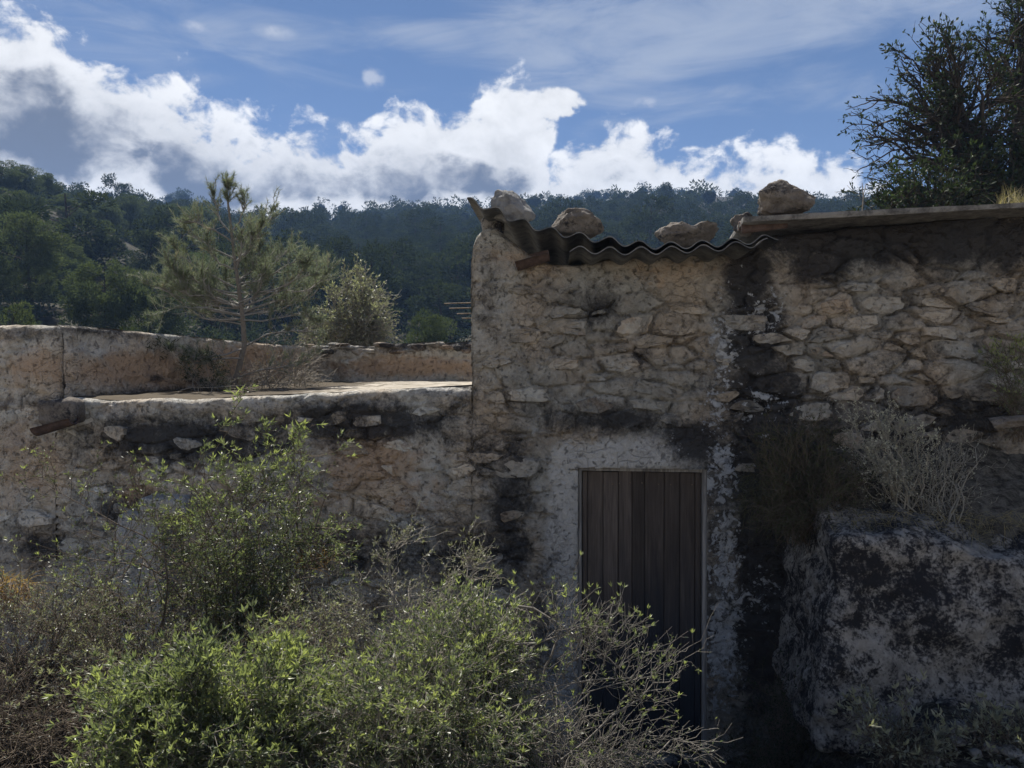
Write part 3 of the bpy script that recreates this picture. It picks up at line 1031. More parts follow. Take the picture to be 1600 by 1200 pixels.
def build_stones():
    rng = np.random.RandomState(5)
    found = []
    for j in range(0, 34):
        for i in range(-26, 18):
            pxx, pzz, wt, rn = seed_pos(np.array([i]), np.array([j]))
            pxx, pzz, wt, rn = float(pxx[0]), float(pzz[0]), float(wt[0]), float(rn[0])
            s, z = pxx * CW, pzz * CH
            if not (S_LEFT + 0.3 < s < S_RIGHT - 0.2):
                continue
            prof = UT if s < S_END else VTOP_TERR if s < S_HOUSE else VTOP_HOUSE
            zt = float(ztop(s, prof))
            if z > zt - (0.16 if prof is VTOP_TERR else 0.09):
                continue
            if s < S_END + 0.1 and s > S_END - 0.1 or abs(s - S_HOUSE) < 0.1 and z > 2.4:
                continue
            if DOOR_S0 - 0.26 < s < DOOR_S1 + 0.2 and z < DOOR_Z + 0.26:
                continue
            u, v = fac_uv(s, z)
            if not (-60 < u < 1660 and v < 1150):
                continue
            b = float(gauss(np.array(u), np.array(v), BARE))
            if rng.rand() > b * 0.95:
                continue
            poly = [np.array(q) for q in ((-2, -2), (2, -2), (2, 2), (-2, 2))]
            for dj in (-2, -1, 0, 1, 2):
                for di in (-3, -2, -1, 0, 1, 2, 3):
                    if di == 0 and dj == 0:
                        continue
                    qx, qz, w2, _ = seed_pos(np.array([i + di]), np.array([j + dj]))
                    d = np.array([float(qx[0]) - pxx, float(qz[0]) - pzz])
                    L = np.linalg.norm(d)
                    if L < 1e-6:
                        continue
                    poly = clip_poly(poly, d / L, (L * L + wt - float(w2[0])) / (2 * L))
                    if len(poly) < 3:
                        break
                if len(poly) < 3:
                    break
            if len(poly) < 3:
                continue
            poly = np.array(poly) * np.array([CW, CH])
            found.append((s, z, poly, rn, b))
    stones = []
    for s, z, poly, rn, b in found:
        c = poly.mean(0)
        # resample to 14 points, pulled in from the joint, knobbly
        ang = np.sort(rng.uniform(-0.14, 0.14, 14) + np.arange(14) * 2 * math.pi / 14)
        pts = []
        for a in ang:
            d = np.array([math.cos(a) * CW, math.sin(a) * CH])
            d /= np.linalg.norm(d)
            best = 9
            for k in range(len(poly)):
                p, q = poly[k] - c, poly[(k + 1) % len(poly)] - c
                e = q - p
                den = d[0] * e[1] - d[1] * e[0]
                if abs(den) < 1e-9:
                    continue
                t = (p[0] * e[1] - p[1] * e[0]) / den
                w = (p[0] * d[1] - p[1] * d[0]) / den
                if t > 0 and -1e-6 <= w <= 1 + 1e-6:
                    best = min(best, t)
            pts.append(d * max(0.015, best - rng.uniform(0.002, 0.014)) * rng.uniform(0.82, 1.0))
        pts = np.array(pts) * rng.uniform(0.78, 1.0)
        if abs(pts[:, 0]).max() < 0.03:
            continue
        th = rng.normal() * 0.16
        R = np.array([[math.cos(th), -math.sin(th)], [math.sin(th), math.cos(th)]])
        pts = pts @ R.T
        pr = rng.uniform(0.002, 0.020)
        tilt = rng.normal(size=2) * 0.10
        V, rows = [], 14
        h0, _ = relief(np.array([s + c[0]]), np.array([z + c[1]]))
        h0 = float(h0[0])
        for k, (sc, hh) in enumerate(((1.0, -0.05), (1.0, pr * 0.3), (0.93, pr * 0.95), (0.5, pr * 1.05))):
            q = pts * sc * (rng.uniform(0.94, 1.04, (14, 1)) if k else 1)
            h = h0 + hh + (q @ tilt if k else 0) + (rng.normal(size=14) * 0.004 if k > 1 else 0)
            V.append(fac(s + c[0] + q[:, 0], z + c[1] + q[:, 1], h))
        V.append(fac(np.array([s + c[0]]), np.array([z + c[1]]), np.array([h0 + pr * 1.12])))
        V = np.concatenate(V)
        Q = []
        for k in range(3):
            for m_ in range(14):
                n_ = (m_ + 1) % 14
                Q.append((k * 14 + m_, k * 14 + n_, (k + 1) * 14 + n_, (k + 1) * 14 + m_))
        Tt = [(42 + m_, 42 + (m_ + 1) % 14, 56) for m_ in range(14)]
        u, v = fac_uv(s + c[0], z + c[1])
        mk = masks(np.full(57, u), np.full(57, v))
        mk[:, 0] *= rng.uniform(0.25, 0.95)
        mk[:, 2] = mk[:, 2] * 0.5 + (0.35 if rng.rand() < 0.08 else 0)
        mk[:, 3] *= 0.8
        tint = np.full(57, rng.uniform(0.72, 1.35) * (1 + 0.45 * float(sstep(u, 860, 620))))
        area = np.ptp(pts[:, 0]) * np.ptp(pts[:, 1])
        vis = area * (1.0 if v < 800 else 0.4)
        stones.append((vis, V, np.array(Q), np.array(Tt), mk, tint))
    stones.sort(key=lambda t: -t[0])
    print("rubble stones:", len(stones))
    for vis, V, Q, Tt, mk, tint in stones[:235]:
        obj("stone", [(V, Q), (V, Tt)], M_WALL, front, False,
            {'masks': np.concatenate([mk, mk]), 'tint': np.concatenate([tint, tint])}, origin=V[-1])
    rest = stones[235:]
    if rest:
        obj("small_stones", [b for t in rest for b in ((t[1], t[2]), (t[1], t[3]))], M_WALL, front, True,
            {'masks': np.concatenate([np.concatenate([t[4], t[4]]) for t in rest]), 'tint': np.concatenate([np.concatenate([t[5], t[5]]) for t in rest])}, kind='stuff')


build_stones()

# masonry behind the faces
H_TOP = 3.55
core = [fbox(S_HOUSE + 0.03, DOOR_S0 - 0.001, -0.3, 3.49, -4.6, -0.075), fbox(DOOR_S1 + 0.001, S_RIGHT, -0.3, 3.49, -4.6, -0.075),
        fbox(DOOR_S0 - 0.001, DOOR_S1 + 0.001, DOOR_Z + 0.001, 3.49, -4.6, -0.075), fbox(DOOR_S0 - 0.001, DOOR_S1 + 0.001, -0.3, DOOR_Z + 0.001, -4.6, -0.25),
        fbox(S_END, S_HOUSE + 0.03, -0.3, 2.40, -4.6, -0.08), fbox(S_LEFT, S_END, -0.3, 2.95, -4.6, -0.08)]
cm = [np.zeros((8, 4)) for _ in core]
obj("masonry_core", core, M_WALL, house, False, {'masks': np.concatenate(cm), 'tint': np.ones(8 * len(core))})

# reveals of the door opening
rev = [fbox(DOOR_S0 - 0.02, DOOR_S0 + 0.0, -0.25, DOOR_Z, -0.26, -0.004), fbox(DOOR_S1 - 0.0, DOOR_S1 + 0.02, -0.25, DOOR_Z, -0.26, -0.004),
       fbox(DOOR_S0, DOOR_S1, DOOR_Z, DOOR_Z + 0.02, -0.26, -0.004)]
obj("door_reveal", rev, M_PLASTER, house)
obj("threshold", [(lambda q: (roughen(q[0], q[1], 0.006, 8, 3) + fac((DOOR_S0 + DOOR_S1) / 2, -0.03, -0.06), q[1]))(rounded((DOOR_S1 - DOOR_S0 - 0.01, 0.2, 0.12), 0.02, 0.03))], M_CRUST, house, True)

# ------------------------------------------------------------------ plank door
ps = [float(s_of_u(u)) for u in (909, 917, 942, 966, 988, 1008, 1039, 1064, 1088, 1098)]
ZD = DOOR_Z - 0.03
frame = [fbox(DOOR_S0 + 0.002, ps[0] - 0.004, 0.03, DOOR_Z - 0.002, -0.115, -0.055), fbox(ps[-1] + 0.004, DOOR_S1 - 0.002, 0.03, DOOR_Z - 0.002, -0.115, -0.035),
         fbox(ps[0] - 0.004, ps[-1] + 0.004, ZD + 0.002, DOOR_Z - 0.002, -0.112, -0.058)]
obj("door_frame", frame, M_FRAME, house)
door = obj("door", [fbox(ps[0], ps[-1], 0.06, ZD - 0.01, -0.15, -0.119)], M_WOOD, house)
rng = np.random.RandomState(3)
for k in range(len(ps) - 1):
    a, b = ps[k] + 0.002, ps[k + 1] - 0.002
    n1 = -0.092 + rng.uniform(-0.005, 0.005)
    q, F = rounded((b - a, ZD - 0.05 - rng.uniform(0, 0.02), 0.024), 0.004, 0.05)
    # bow and warp a little
    q[:, 2] += 0.003 * np.sin(q[:, 1] * 2 + k)
    obj("plank", [(fac(q[:, 0] + (a + b) / 2, q[:, 1] + 0.05 + (ZD - 0.05) / 2, q[:, 2] + n1 - 0.012), F)], M_WOOD, door, False, origin=fac((a + b) / 2, 0.05, n1))
for u, v in ((945, 758), (957, 759), (968, 758), (985, 757), (1004, 757), (1030, 759), (1050, 760), (1083, 760)):
    V, F = ico(1)
    c = fac(float(s_of_u(u)), float(z_of(u, v)), -0.086)
    obj("nail", [(V * 0.006 + c, F)], M_RUST, door, True, origin=c)

# ------------------------------------------------------------------ terrace: floor, parapets
P_FR = px(88, 507, 6.0)
c_front = fac(S_END, 0, 0)
c_back = px(481, 592, 9.25)
c_right = px(737, 592, 8.98) + np.array([0.9, -0.13, 0])


def build_terrace():
    # floor between the front lip and the back parapet
    ns, nt_ = 150, 90
    S1 = np.linspace(S_END - 0.03, S_HOUSE + 0.25, ns)
    zf = ztop(S1, VTOP_TERR)
    A = fac(S1, zf, -0.045)
    t = np.linspace(0, 1, nt_) ** 1.3
    w = (S1 - S1[0]) / (S1[-1] - S1[0])
    B = c_back[None] * (1 - w[:, None]) + (c_right[None]) * w[:, None]
    B[:, 2] = 2.655
    V = A[:, None] * (1 - t[None, :, None]) + B[:, None] * t[None, :, None]
    p = V.reshape(-1, 3).copy()
    p[:, 2] += (fbm(p * 3.0, 4, 15) - 0.5) * 0.05 * sstep(np.tile(t, ns), 0.0, 0.06) + 0.012 * sstep(np.tile(t, ns), 0, .05)
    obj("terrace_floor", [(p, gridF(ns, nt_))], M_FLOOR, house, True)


def parapet(a, b, za, zb, zfoot, th, name, stain, ochre, white, bare, seed, flip=False, wob=0.03):
    """wall from a to b (plan points), visible side is the right-hand side walking a->b"""
    a, b = np.array(a[:2]), np.array(b[:2])
    L = np.linalg.norm(b - a)
    d = (b - a) / L
    n = np.array([d[1], -d[0]])
    res = 0.022
    nu, nv = int(L / res), 34
    x = np.linspace(0, L, nu)
    zt = np.interp(x / L, np.linspace(0, 1, len(za)), za) + (fbm(np.stack([x * 4, 0 * x, 0 * x + seed], -1), 4, seed) - 0.5) * wob
    X = np.repeat(x[:, None], nv, 1)
    T = np.linspace(0, 1, nv)
    Z = zfoot + (zt[:, None] - zfoot) * T
    s, z = X.ravel(), Z.ravel()
    P3 = np.stack([s, z, 0 * s + seed], -1)
    i, j, e = cells(s + seed * 3.1 - 3.0, z)
    _, _, _, rn = seed_pos(i, j)
    show = sstep(gauss(s / L, (z - zfoot) / 0.55, bare) + (fbm(P3 * 4, 4, seed + 3) - 0.5) * 1.0, 0.2, 0.7)
    h = (fbm(P3 * 1.7, 3, seed + 1) - 0.5) * 0.06 + (fbm(P3 * 9, 5, seed + 2, 0.6) - 0.5) * 0.03 + show * (np.sqrt(np.clip(e, 0, 1)) * 0.03 - 0.02 * sstep(e, 0.2, 0))
    pl = fbm(P3 * np.array([4, 6, 1]), 5, seed + 4, 0.55)
    h = h - 0.018 * sstep(pl, 0.50, 0.53)
    h = h * sstep(s, 0.0, 0.12)
    h = h.reshape(X.shape)
    dist = np.maximum(zt[:, None] - Z, 0)
    rad = 0.035
    h = h - rad * (1 - np.sqrt(np.clip(1 - (1 - np.clip(dist / rad, 0, 1)) ** 2, 0, 1)))
    q = a[None] + d[None] * s[:, None] + n[None] * h.reshape(-1, 1)
    V = np.concatenate([q, z[:, None]], 1)
    mk = np.stack([gauss(s / L, (z - zfoot) / 0.55, g) for g in (stain, white, ochre, [])], -1)
    tint = 1.35 + 0.4 * (show * rn + (1 - show) * 0.5)
    # top and back
    tb = np.zeros((nu, 3, 3))
    for k, (off, dz) in enumerate(((-rad, 0.0), (-th, -0.01), (-th, -1.2))):
        tb[:, k, :2] = a + d * x[:, None] + n * off
        tb[:, k, 2] = zt + dz
    tbv = tb.reshape(-1, 3)
    mk2 = np.zeros((len(tbv), 4))
    ends = []
    for k in (0, nu - 1):
        p0, p1 = a + d * x[k] - n * 0.03, a + d * x[k] - n * th
        Vq = np.array([(*p0, zfoot), (*p1, zfoot), (*p1, zt[k] - 0.02), (*p0, zt[k] - 0.02)])
        ends.append((Vq, np.array([[0, 1, 2, 3]])))
    o = obj(name, [(V, gridF(nu, nv)), (tbv, gridF(nu, 3))] + ends, M_WALL, house, True,
            {'masks': np.concatenate([mk, mk2, np.zeros((8, 4))]), 'tint': np.concatenate([tint, np.ones(len(tbv) + 8)])})
    return o, a, d, n, L


build_terrace()
# right-hand side of a->b must face the terrace / camera
pw, *_ = parapet(fac(S_END - 0.006, 0, -0.070), c_back, [3.135, 3.12, 3.10, 3.10], 0, 2.45, 0.35, "parapet_wall",
                 [(0.5, 0.2, .5, .14, .8), (0.8, 0.2, .2, .22, .8), (0.1, 1.2, 0.2, 0.14, .7), (0.3, .45, .03, .1, .7), (0.45, .42, .05, .1, .7)],
                 [(0.35, 0.6, 0.3, .32, 1.0), (0.75, 0.75, 0.3, .4, 1.0), (0.1, 0.6, .1, .3, .5)],
                 [(0.1, 1.0, .2, .15, .45), (0.6, 1.15, .4, .12, .35)], [(0.4, 0.35, 0.2, 0.2, .6)], 8, wob=0.015)
back, ba, bd, bn, bL = parapet(c_back + np.array([-0.2, 0.03, 0]), c_right, [3.10, 3.10, 3.13, 3.15, 3.16], 0, 2.45, 0.35, "back_parapet",
                               [(0.5, 1.2, .6, .18, .7), (0.5, .12, .6, .14, .5), (0.12, .6, .12, .7, .5)],
                               [(0.5, 0.72, 0.4, .25, .8), (0.8, 0.55, .3, .3, .4)], [(0.55, 0.45, .3, .2, .3)],
                               [(0.5, 0.95, .6, .25, .8)], 14, wob=0.05)
rng = np.random.RandomState(44)
for k in range(26):                                      # coping rubble along the back parapet
    x = 0.15 + (bL - 0.3) * (k + rng.rand() * 0.8) / 26
    c2 = ba + bd * x + bn * rng.uniform(-0.02, 0.02)
    zc = 3.125 + rng.uniform(-0.13, 0.0) + 0.02 * k / 26
    V, F = rock((0, 0, 0), (rng.uniform(0.07, 0.14), rng.uniform(0.05, 0.07), rng.uniform(0.028, 0.055)), 300 + k, 2, 0.25)
    V = V + np.array([c2[0], c2[1], zc])
    m4 = np.zeros((len(V), 4))
    m4[:, 0] = rng.uniform(0.1, 0.8)
    m4[:, 2] = rng.choice([0, 0, 0.5])
    obj("stone", [(V, F)], M_WALL, back, True, {'masks': m4, 'tint': np.full(len(V), rng.uniform(0.8, 1.25))}, origin=(c2[0], c2[1], zc))

# flat roof behind the left block, so nothing is open from the side
V, F = fbox(S_LEFT, S_END - 0.02, 2.88, 3.02, -4.6, -0.06)
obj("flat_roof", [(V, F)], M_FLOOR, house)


# ------------------------------------------------------------------ roofing
def sheet(name, prof, Y, depth, drop, amp, pitch, th, mat, phase=0.0, skew=0.0):
    """corrugated sheet: front edge follows the pixel profile at distance Y"""
    P = np.array([px(u, v, Y - TANF * (u - CX) / FPX * Y) for u, v in prof])
    seg = np.concatenate([[0], np.cumsum(np.linalg.norm(np.diff(P[:, [0, 2]], axis=0), axis=1))])
    n = int(seg[-1] / 0.008)
    t = np.linspace(0, seg[-1], n)
    # smooth the profile
    C3 = np.stack([np.interp(t, seg, P[:, k]) for k in range(3)], -1)
    ker = np.hanning(31)
    ker /= ker.sum()
    pad = np.concatenate([2 * C3[:1] - C3[15:0:-1], C3, 2 * C3[-1:] - C3[-2:-17:-1]])
    C3 = np.stack([np.convolve(pad[:, k], ker, 'valid') for k in range(3)], -1)[:n]
    tg = unit(np.gradient(C3, axis=0))
    nrm = unit(np.cross(np.array([0, 1.0, 0])[None], tg)) * -1
    nrm *= np.sign(nrm[:, 2:3])
    W = C3 + nrm * (amp * np.cos(2 * math.pi * (t / pitch) + phase))[:, None]
    nb = 12
    rows = []
    for k in range(nb):
        f = k / (nb - 1)
        q = W + np.array([skew * f, depth * f, -drop * f])
        if k == 0:
            q = q + np.stack([0 * t, (fbm(np.stack([t * 9, 0 * t, 0 * t], -1), 3, 77) - 0.5) * 0.05, 0 * t], -1)
        rows.append(q)
    top = np.stack(rows, 1)
    bot = top - nrm[:, None] * th
    nv = nb
    Ft = gridF(n, nv)
    edges = []
    N0 = n * nv
    i = np.arange(n - 1)
    j = np.arange(nv - 1)
    for c0 in (0, nv - 1):
        a_ = i * nv + c0
        edges.append(np.stack([a_, a_ + nv, a_ + nv + N0, a_ + N0], -1))
    for r0 in (0, n - 1):
        a_ = r0 * nv + j
        edges.append(np.stack([a_, a_ + 1, a_ + 1 + N0, a_ + N0], -1))
    V = np.concatenate([top.reshape(-1, 3), bot.reshape(-1, 3)])
    F = np.concatenate([Ft, Ft[:, ::-1] + N0] + edges)
    return obj(name, [(V, F)], mat, house, True)


sheet("corrugated_sheet", [(729, 312), (748, 317), (768, 325), (795, 337), (827, 351), (872, 362), (917, 370), (965, 377), (1010, 382), (1050, 383), (1100, 381), (1150, 377), (1195, 372), (1215, 369)],
      5.18, 2.3, 0.05, 0.024, 0.196, 0.008, M_FIBRE, phase=-0.9, skew=0.2)
sheet("corrugated_sheet", [(890, 389), (930, 390), (970, 391), (1010, 391), (1060, 389), (1110, 387), (1150, 383), (1200, 377)],
      5.13, 1.9, 0.04, 0.024, 0.196, 0.008, M_FIBRE, phase=-2.2, skew=0.1)

# slab eave over the right part
za, zb = px(1160, 337, 5.06), px(1640, 312, 4.76)
dirv = (zb - za) / np.linalg.norm(zb - za)
q, F = rounded((np.linalg.norm(zb - za) + 0.6, 2.8, 0.04), 0.008, 0.06)
q = roughen(q, F, 0.006, 5, 9)
up = np.array([0, 0, 1.0])
upv = unit(up - dirv * dirv[2])
bk = np.cross(upv, dirv)
org = za + dirv * (np.linalg.norm(zb - za) + 0.6) / 2 + bk * 1.4 - upv * 0.025
obj("roof_slab", [(org + q[:, :1] * dirv + q[:, 1:2] * bk + q[:, 2:] * upv, F)], M_SLAB, house, False)


def tile(c, yaw, roll, pitch, L, r0, r1, th=0.012):
    """half-barrel clay tile"""
    nu, nv = 10, 9
    a = np.linspace(0, math.pi, nv)
    V = []
    for layer in (0, th):
        for k in range(nu):
            f = k / (nu - 1)
            r = r0 * (1 - f) + r1 * f - layer
            V.append(np.stack([np.full(nv, (f - 0.5) * L), np.cos(a) * r, np.sin(a) * r], -1))
    V = np.concatenate(V)
    F0 = gridF(nu, nv)
    N0 = nu * nv
    ed = []
    for c0 in (0, nv - 1):
        a_ = np.arange(nu - 1) * nv + c0
        ed.append(np.stack([a_, a_ + nv, a_ + nv + N0, a_ + N0], -1))
    for r_ in (0, nu - 1):
        a_ = r_ * nv + np.arange(nv - 1)
        ed.append(np.stack([a_, a_ + 1, a_ + 1 + N0, a_ + N0], -1))
    M = np.array(Matrix.Rotation(yaw, 3, 'Z') @ Matrix.Rotation(pitch, 3, 'Y') @ Matrix.Rotation(roll, 3, 'X'))
    return V @ M.T + c, np.concatenate([F0, F0[:, ::-1] + N0] + ed)


obj("clay_tile", [tile(fac(float(s_of_u(832)), float(z_of(832, 401)), 0.05), -0.14, math.radians(200), -0.22, 0.24, 0.085, 0.07)], M_TILE, house, True)
obj("clay_tile", [tile(fac(float(s_of_u(1188)), float(z_of(1188, 362)), 0.08), -0.14, math.radians(20), -0.1, 0.3, 0.075, 0.065)], M_TILE, house, True)
V, F = rounded((0.16, 0.10, 0.13), 0.03, 0.02)
obj("capstone", [(roughen(V, F, 0.02, 9, 4) + fac(float(s_of_u(768)), float(z_of(768, 352)), -0.06), F)], M_CRUST, house, True)

# water spout on the left: stone box with a tipped gutter tile
V, F = rounded((0.30, 0.30, 0.20), 0.05, 0.018)
V = roughen(V, F, 0.035, 7, 12)
sc = fac(float(s_of_u(112)), float(z_of(112, 643)), 0.06)
sp_ = obj("spout", [(V + sc, F)], M_BOULDER, house, True)
obj("clay_tile", [tile(fac(float(s_of_u(113)), float(z_of(113, 657)), 0.19), -0.14, math.radians(188), -0.24, 0.32, 0.075, 0.06, 0.014)], M_TILE, sp_, True)

# rods poking out of the gable
rods = [(694, 474.5, 742, 473), (702, 482, 742, 481), (714, 490.5, 742, 489.5), (722, 497.5, 742, 497)]
for a0, b0, a1, b1 in rods:
    Y = 5.66
    V, F = tubes([[px(a0, b0, Y), px((a0 + a1) / 2, (b0 + b1) / 2, Y), px(a1 + 8, b1, Y + 0.03)]], [0.0045], [0.0045], 5)
    obj("iron_rod", [(V, F)], M_RUST, house, True)

# whitewashed pier low on the left, half hidden by the bushes
for nm, dim, sd_, cp in (("pier", (0.34, 0.30, 1.85), 22, fac(float(s_of_u(240)), 0.78, 0.07)), ("pier_cap", (0.34, 0.30, 0.15), 23, fac(float(s_of_u(275)), float(z_of(275, 786)), 0.085))):
    V, F = rounded(dim, 0.03, 0.022)
    V = roughen(V, F, 0.03, 3.5, sd_)
    V = roughen(V, F, 0.012, 14, sd_ + 1)
    m4 = np.zeros((len(V), 4))
    m4[:, 1], m4[:, 0] = 0.95, 0.08
    obj(nm, [(V + cp, F)], M_WALL, house, True, {'masks': m4, 'tint': np.ones(len(V))})

# ------------------------------------------------------------------ boulders weighing the roof down
BO = [("pale grey jagged boulder tipped on the steep left end of the corrugated roof", 796, 331, 36, 24, 5.45, M_BOULDER2, 41),
      ("squat brown boulder on the corrugated roof, second from the left", 898, 350, 40, 24, 5.45, M_BOULDER, 42),
      ("saddle-shaped pinkish boulder in the middle of the flat part of the corrugated roof", 1075, 366, 45, 24, 5.36, M_BOULDER, 43),
      ("large tan boulder on the left end of the cement roof slab", 1217, 318, 45, 26, 5.25, M_BOULDER, 44),
      ("small ochre stone wedged between corrugated roof and slab end", 1163, 356, 20, 18, 5.40, M_BOULDER, 45)]
for lab, u, v, ru, rv, Y, mt, sd_ in BO:
    c = px(u, v, Y)
    k = Y / FPX
    V, F = rock((0, 0, 0), (ru * k * 1.12, ru * k * 0.95, rv * k * 1.25), sd_, 5, 0.26, 0.48, 1.6)
    if sd_ == 43:
        V[:, 2] -= 0.035 * np.exp(-(V[:, 0] / 0.05) ** 2) * (V[:, 2] > 0)
    if sd_ == 41:
        th = math.radians(24)
        V = V @ np.array([[math.cos(th), 0, math.sin(th)], [0, 1, 0], [-math.sin(th), 0, math.cos(th)]]).T
    o = obj("boulder", [(V + c, F)], mt, None, True, origin=c)
    tag(o, lab, "boulder", "boulders weighing down the roof")

# ------------------------------------------------------------------ lime-crusted ledge on the right, rubble at its foot
def build_ledge():
    V, F = rounded((3.4, 1.25, 1.9), 0.10, 0.023)
    x, y, z = V[:, 0] + 1.7, V[:, 1] + 0.625, V[:, 2] + 0.95       # 0..L from the near left bottom corner
    top = 1.16 + 0.10 * sstep(y, 0.1, 0.6) + 0.10 * (fbm(np.stack([x * 2, y * 2, 0 * x], -1), 4, 3) - 0.5) * 2 - 0.12 * sstep(x, 0.5, 1.6)
    zz = 0.66 + (z / 1.9) * top
    lean = 0.12 * sstep(zz, 0.7, 1.7)
    wob = (fbm(np.stack([x * 1.3, zz * 1.3, y * 1.3], -1), 4, 8) - 0.5)
    xx = 1.68 + x + 0.12 * sstep(y, 0.0, 1.2) + lean * sstep(x, 0.6, 0) + wob * 0.14
    yy = 4.14 + y - 0.14 * x + lean * 0.7 * sstep(y, 0.5, 0) + wob * 0.18 + 0.04 * np.sin(x * 2.4) * sstep(y, 0.6, 0)
    V = np.stack([xx, yy, zz], -1)
    V = roughen(V, F, 0.07, 3.2, 5, 5)
    V = roughen(V, F, 0.04, 11.0, 6, 5)
    o = obj("rock_ledge", [(V, F)], M_CRUST, None, True)
    tag(o, "bulging grey lime-crusted rock ledge with black lichen to the right of the door", "rock ledge")
    # soil and litter banked against the wall on top of it
    xs, ys = np.linspace(1.70, 4.6, 150), np.linspace(0, 1, 60)
    X, T_ = np.meshgrid(xs, ys, indexing='ij')
    Yw = FY0 - TANF * X + 0.02
    Yf = 4.42 - 0.14 * (X - 1.7) + 0.5 * sstep(X, 1.9, 1.4)
    Y = Yw * T_ + Yf * (1 - T_)
    p = np.stack([X.ravel(), Y.ravel(), 0 * X.ravel()], -1)
    Z = 1.66 + 0.60 * T_ ** 0.8 + ((fbm(p * 3, 5, 33) - 0.5) * 0.16).reshape(X.shape)
    Z = Z - 1.9 * sstep(X, 2.12, 1.72)
    o = obj("soil_bank", [(np.stack([X, Y, Z], -1).reshape(-1, 3), gridF(150, 60))], M_BANK, None, True)
    o['kind'] = 'structure'


build_ledge()
V, F = rock((0, 0, 0), (0.16, 0.12, 0.06), 71, 5, 0.22, 0.55, 2.0)
c = px(1572, 660, 4.75)
tag(obj("flat_stone", [(V + c, F)], M_BOULDER, None, True, origin=c), "flat pale stone lying on the soil bank above the rock ledge at right", "stone")

rng = np.random.RandomState(90)
pts = []
for k in range(70):
    u, Y = rng.uniform(1250, 1640), rng.uniform(3.5, 4.15)
    x = (u - CX) / FPX * Y
    pts.append((x, Y, rng.uniform(0.018, 0.065)))
for k, (x, y, r) in enumerate(pts):
    c = np.array([x, y, float(near_ground(x, y)) + r * 0.25])
    V, F = rock((0, 0, 0), (r * rng.uniform(0.9, 1.4), r, r * rng.uniform(0.6, 0.85)), 500 + k, 2, 0.3, 0.45)
    tag(obj("loose_stone", [(V + c, F)], M_CRUST, None, True, origin=c), "small grey stone in the rubble at the foot of the lime-crusted rock ledge", "stone", "loose stones below the rock ledge")
V, F = ico(1)
bl = []
for k in range(1500):
    x, y = rng.uniform(-3, 3.2), rng.uniform(2.2, 5.3)
    if x > 1.5 and rng.rand() < 0.5 or x < 1.5 and rng.rand() < 0.6:
        y = rng.uniform(3.0, 4.4)
    r = rng.uniform(0.006, 0.02)
    bl.append((V * r * rng.uniform(0.6, 1.3, 3) + (x, y, float(near_ground(x, y)) + 0.01), F))
tag(obj("gravel", bl, M_CRUST, None, True), "fine grey gravel and grit strewn over the sloping ground", "gravel", None, "stuff")


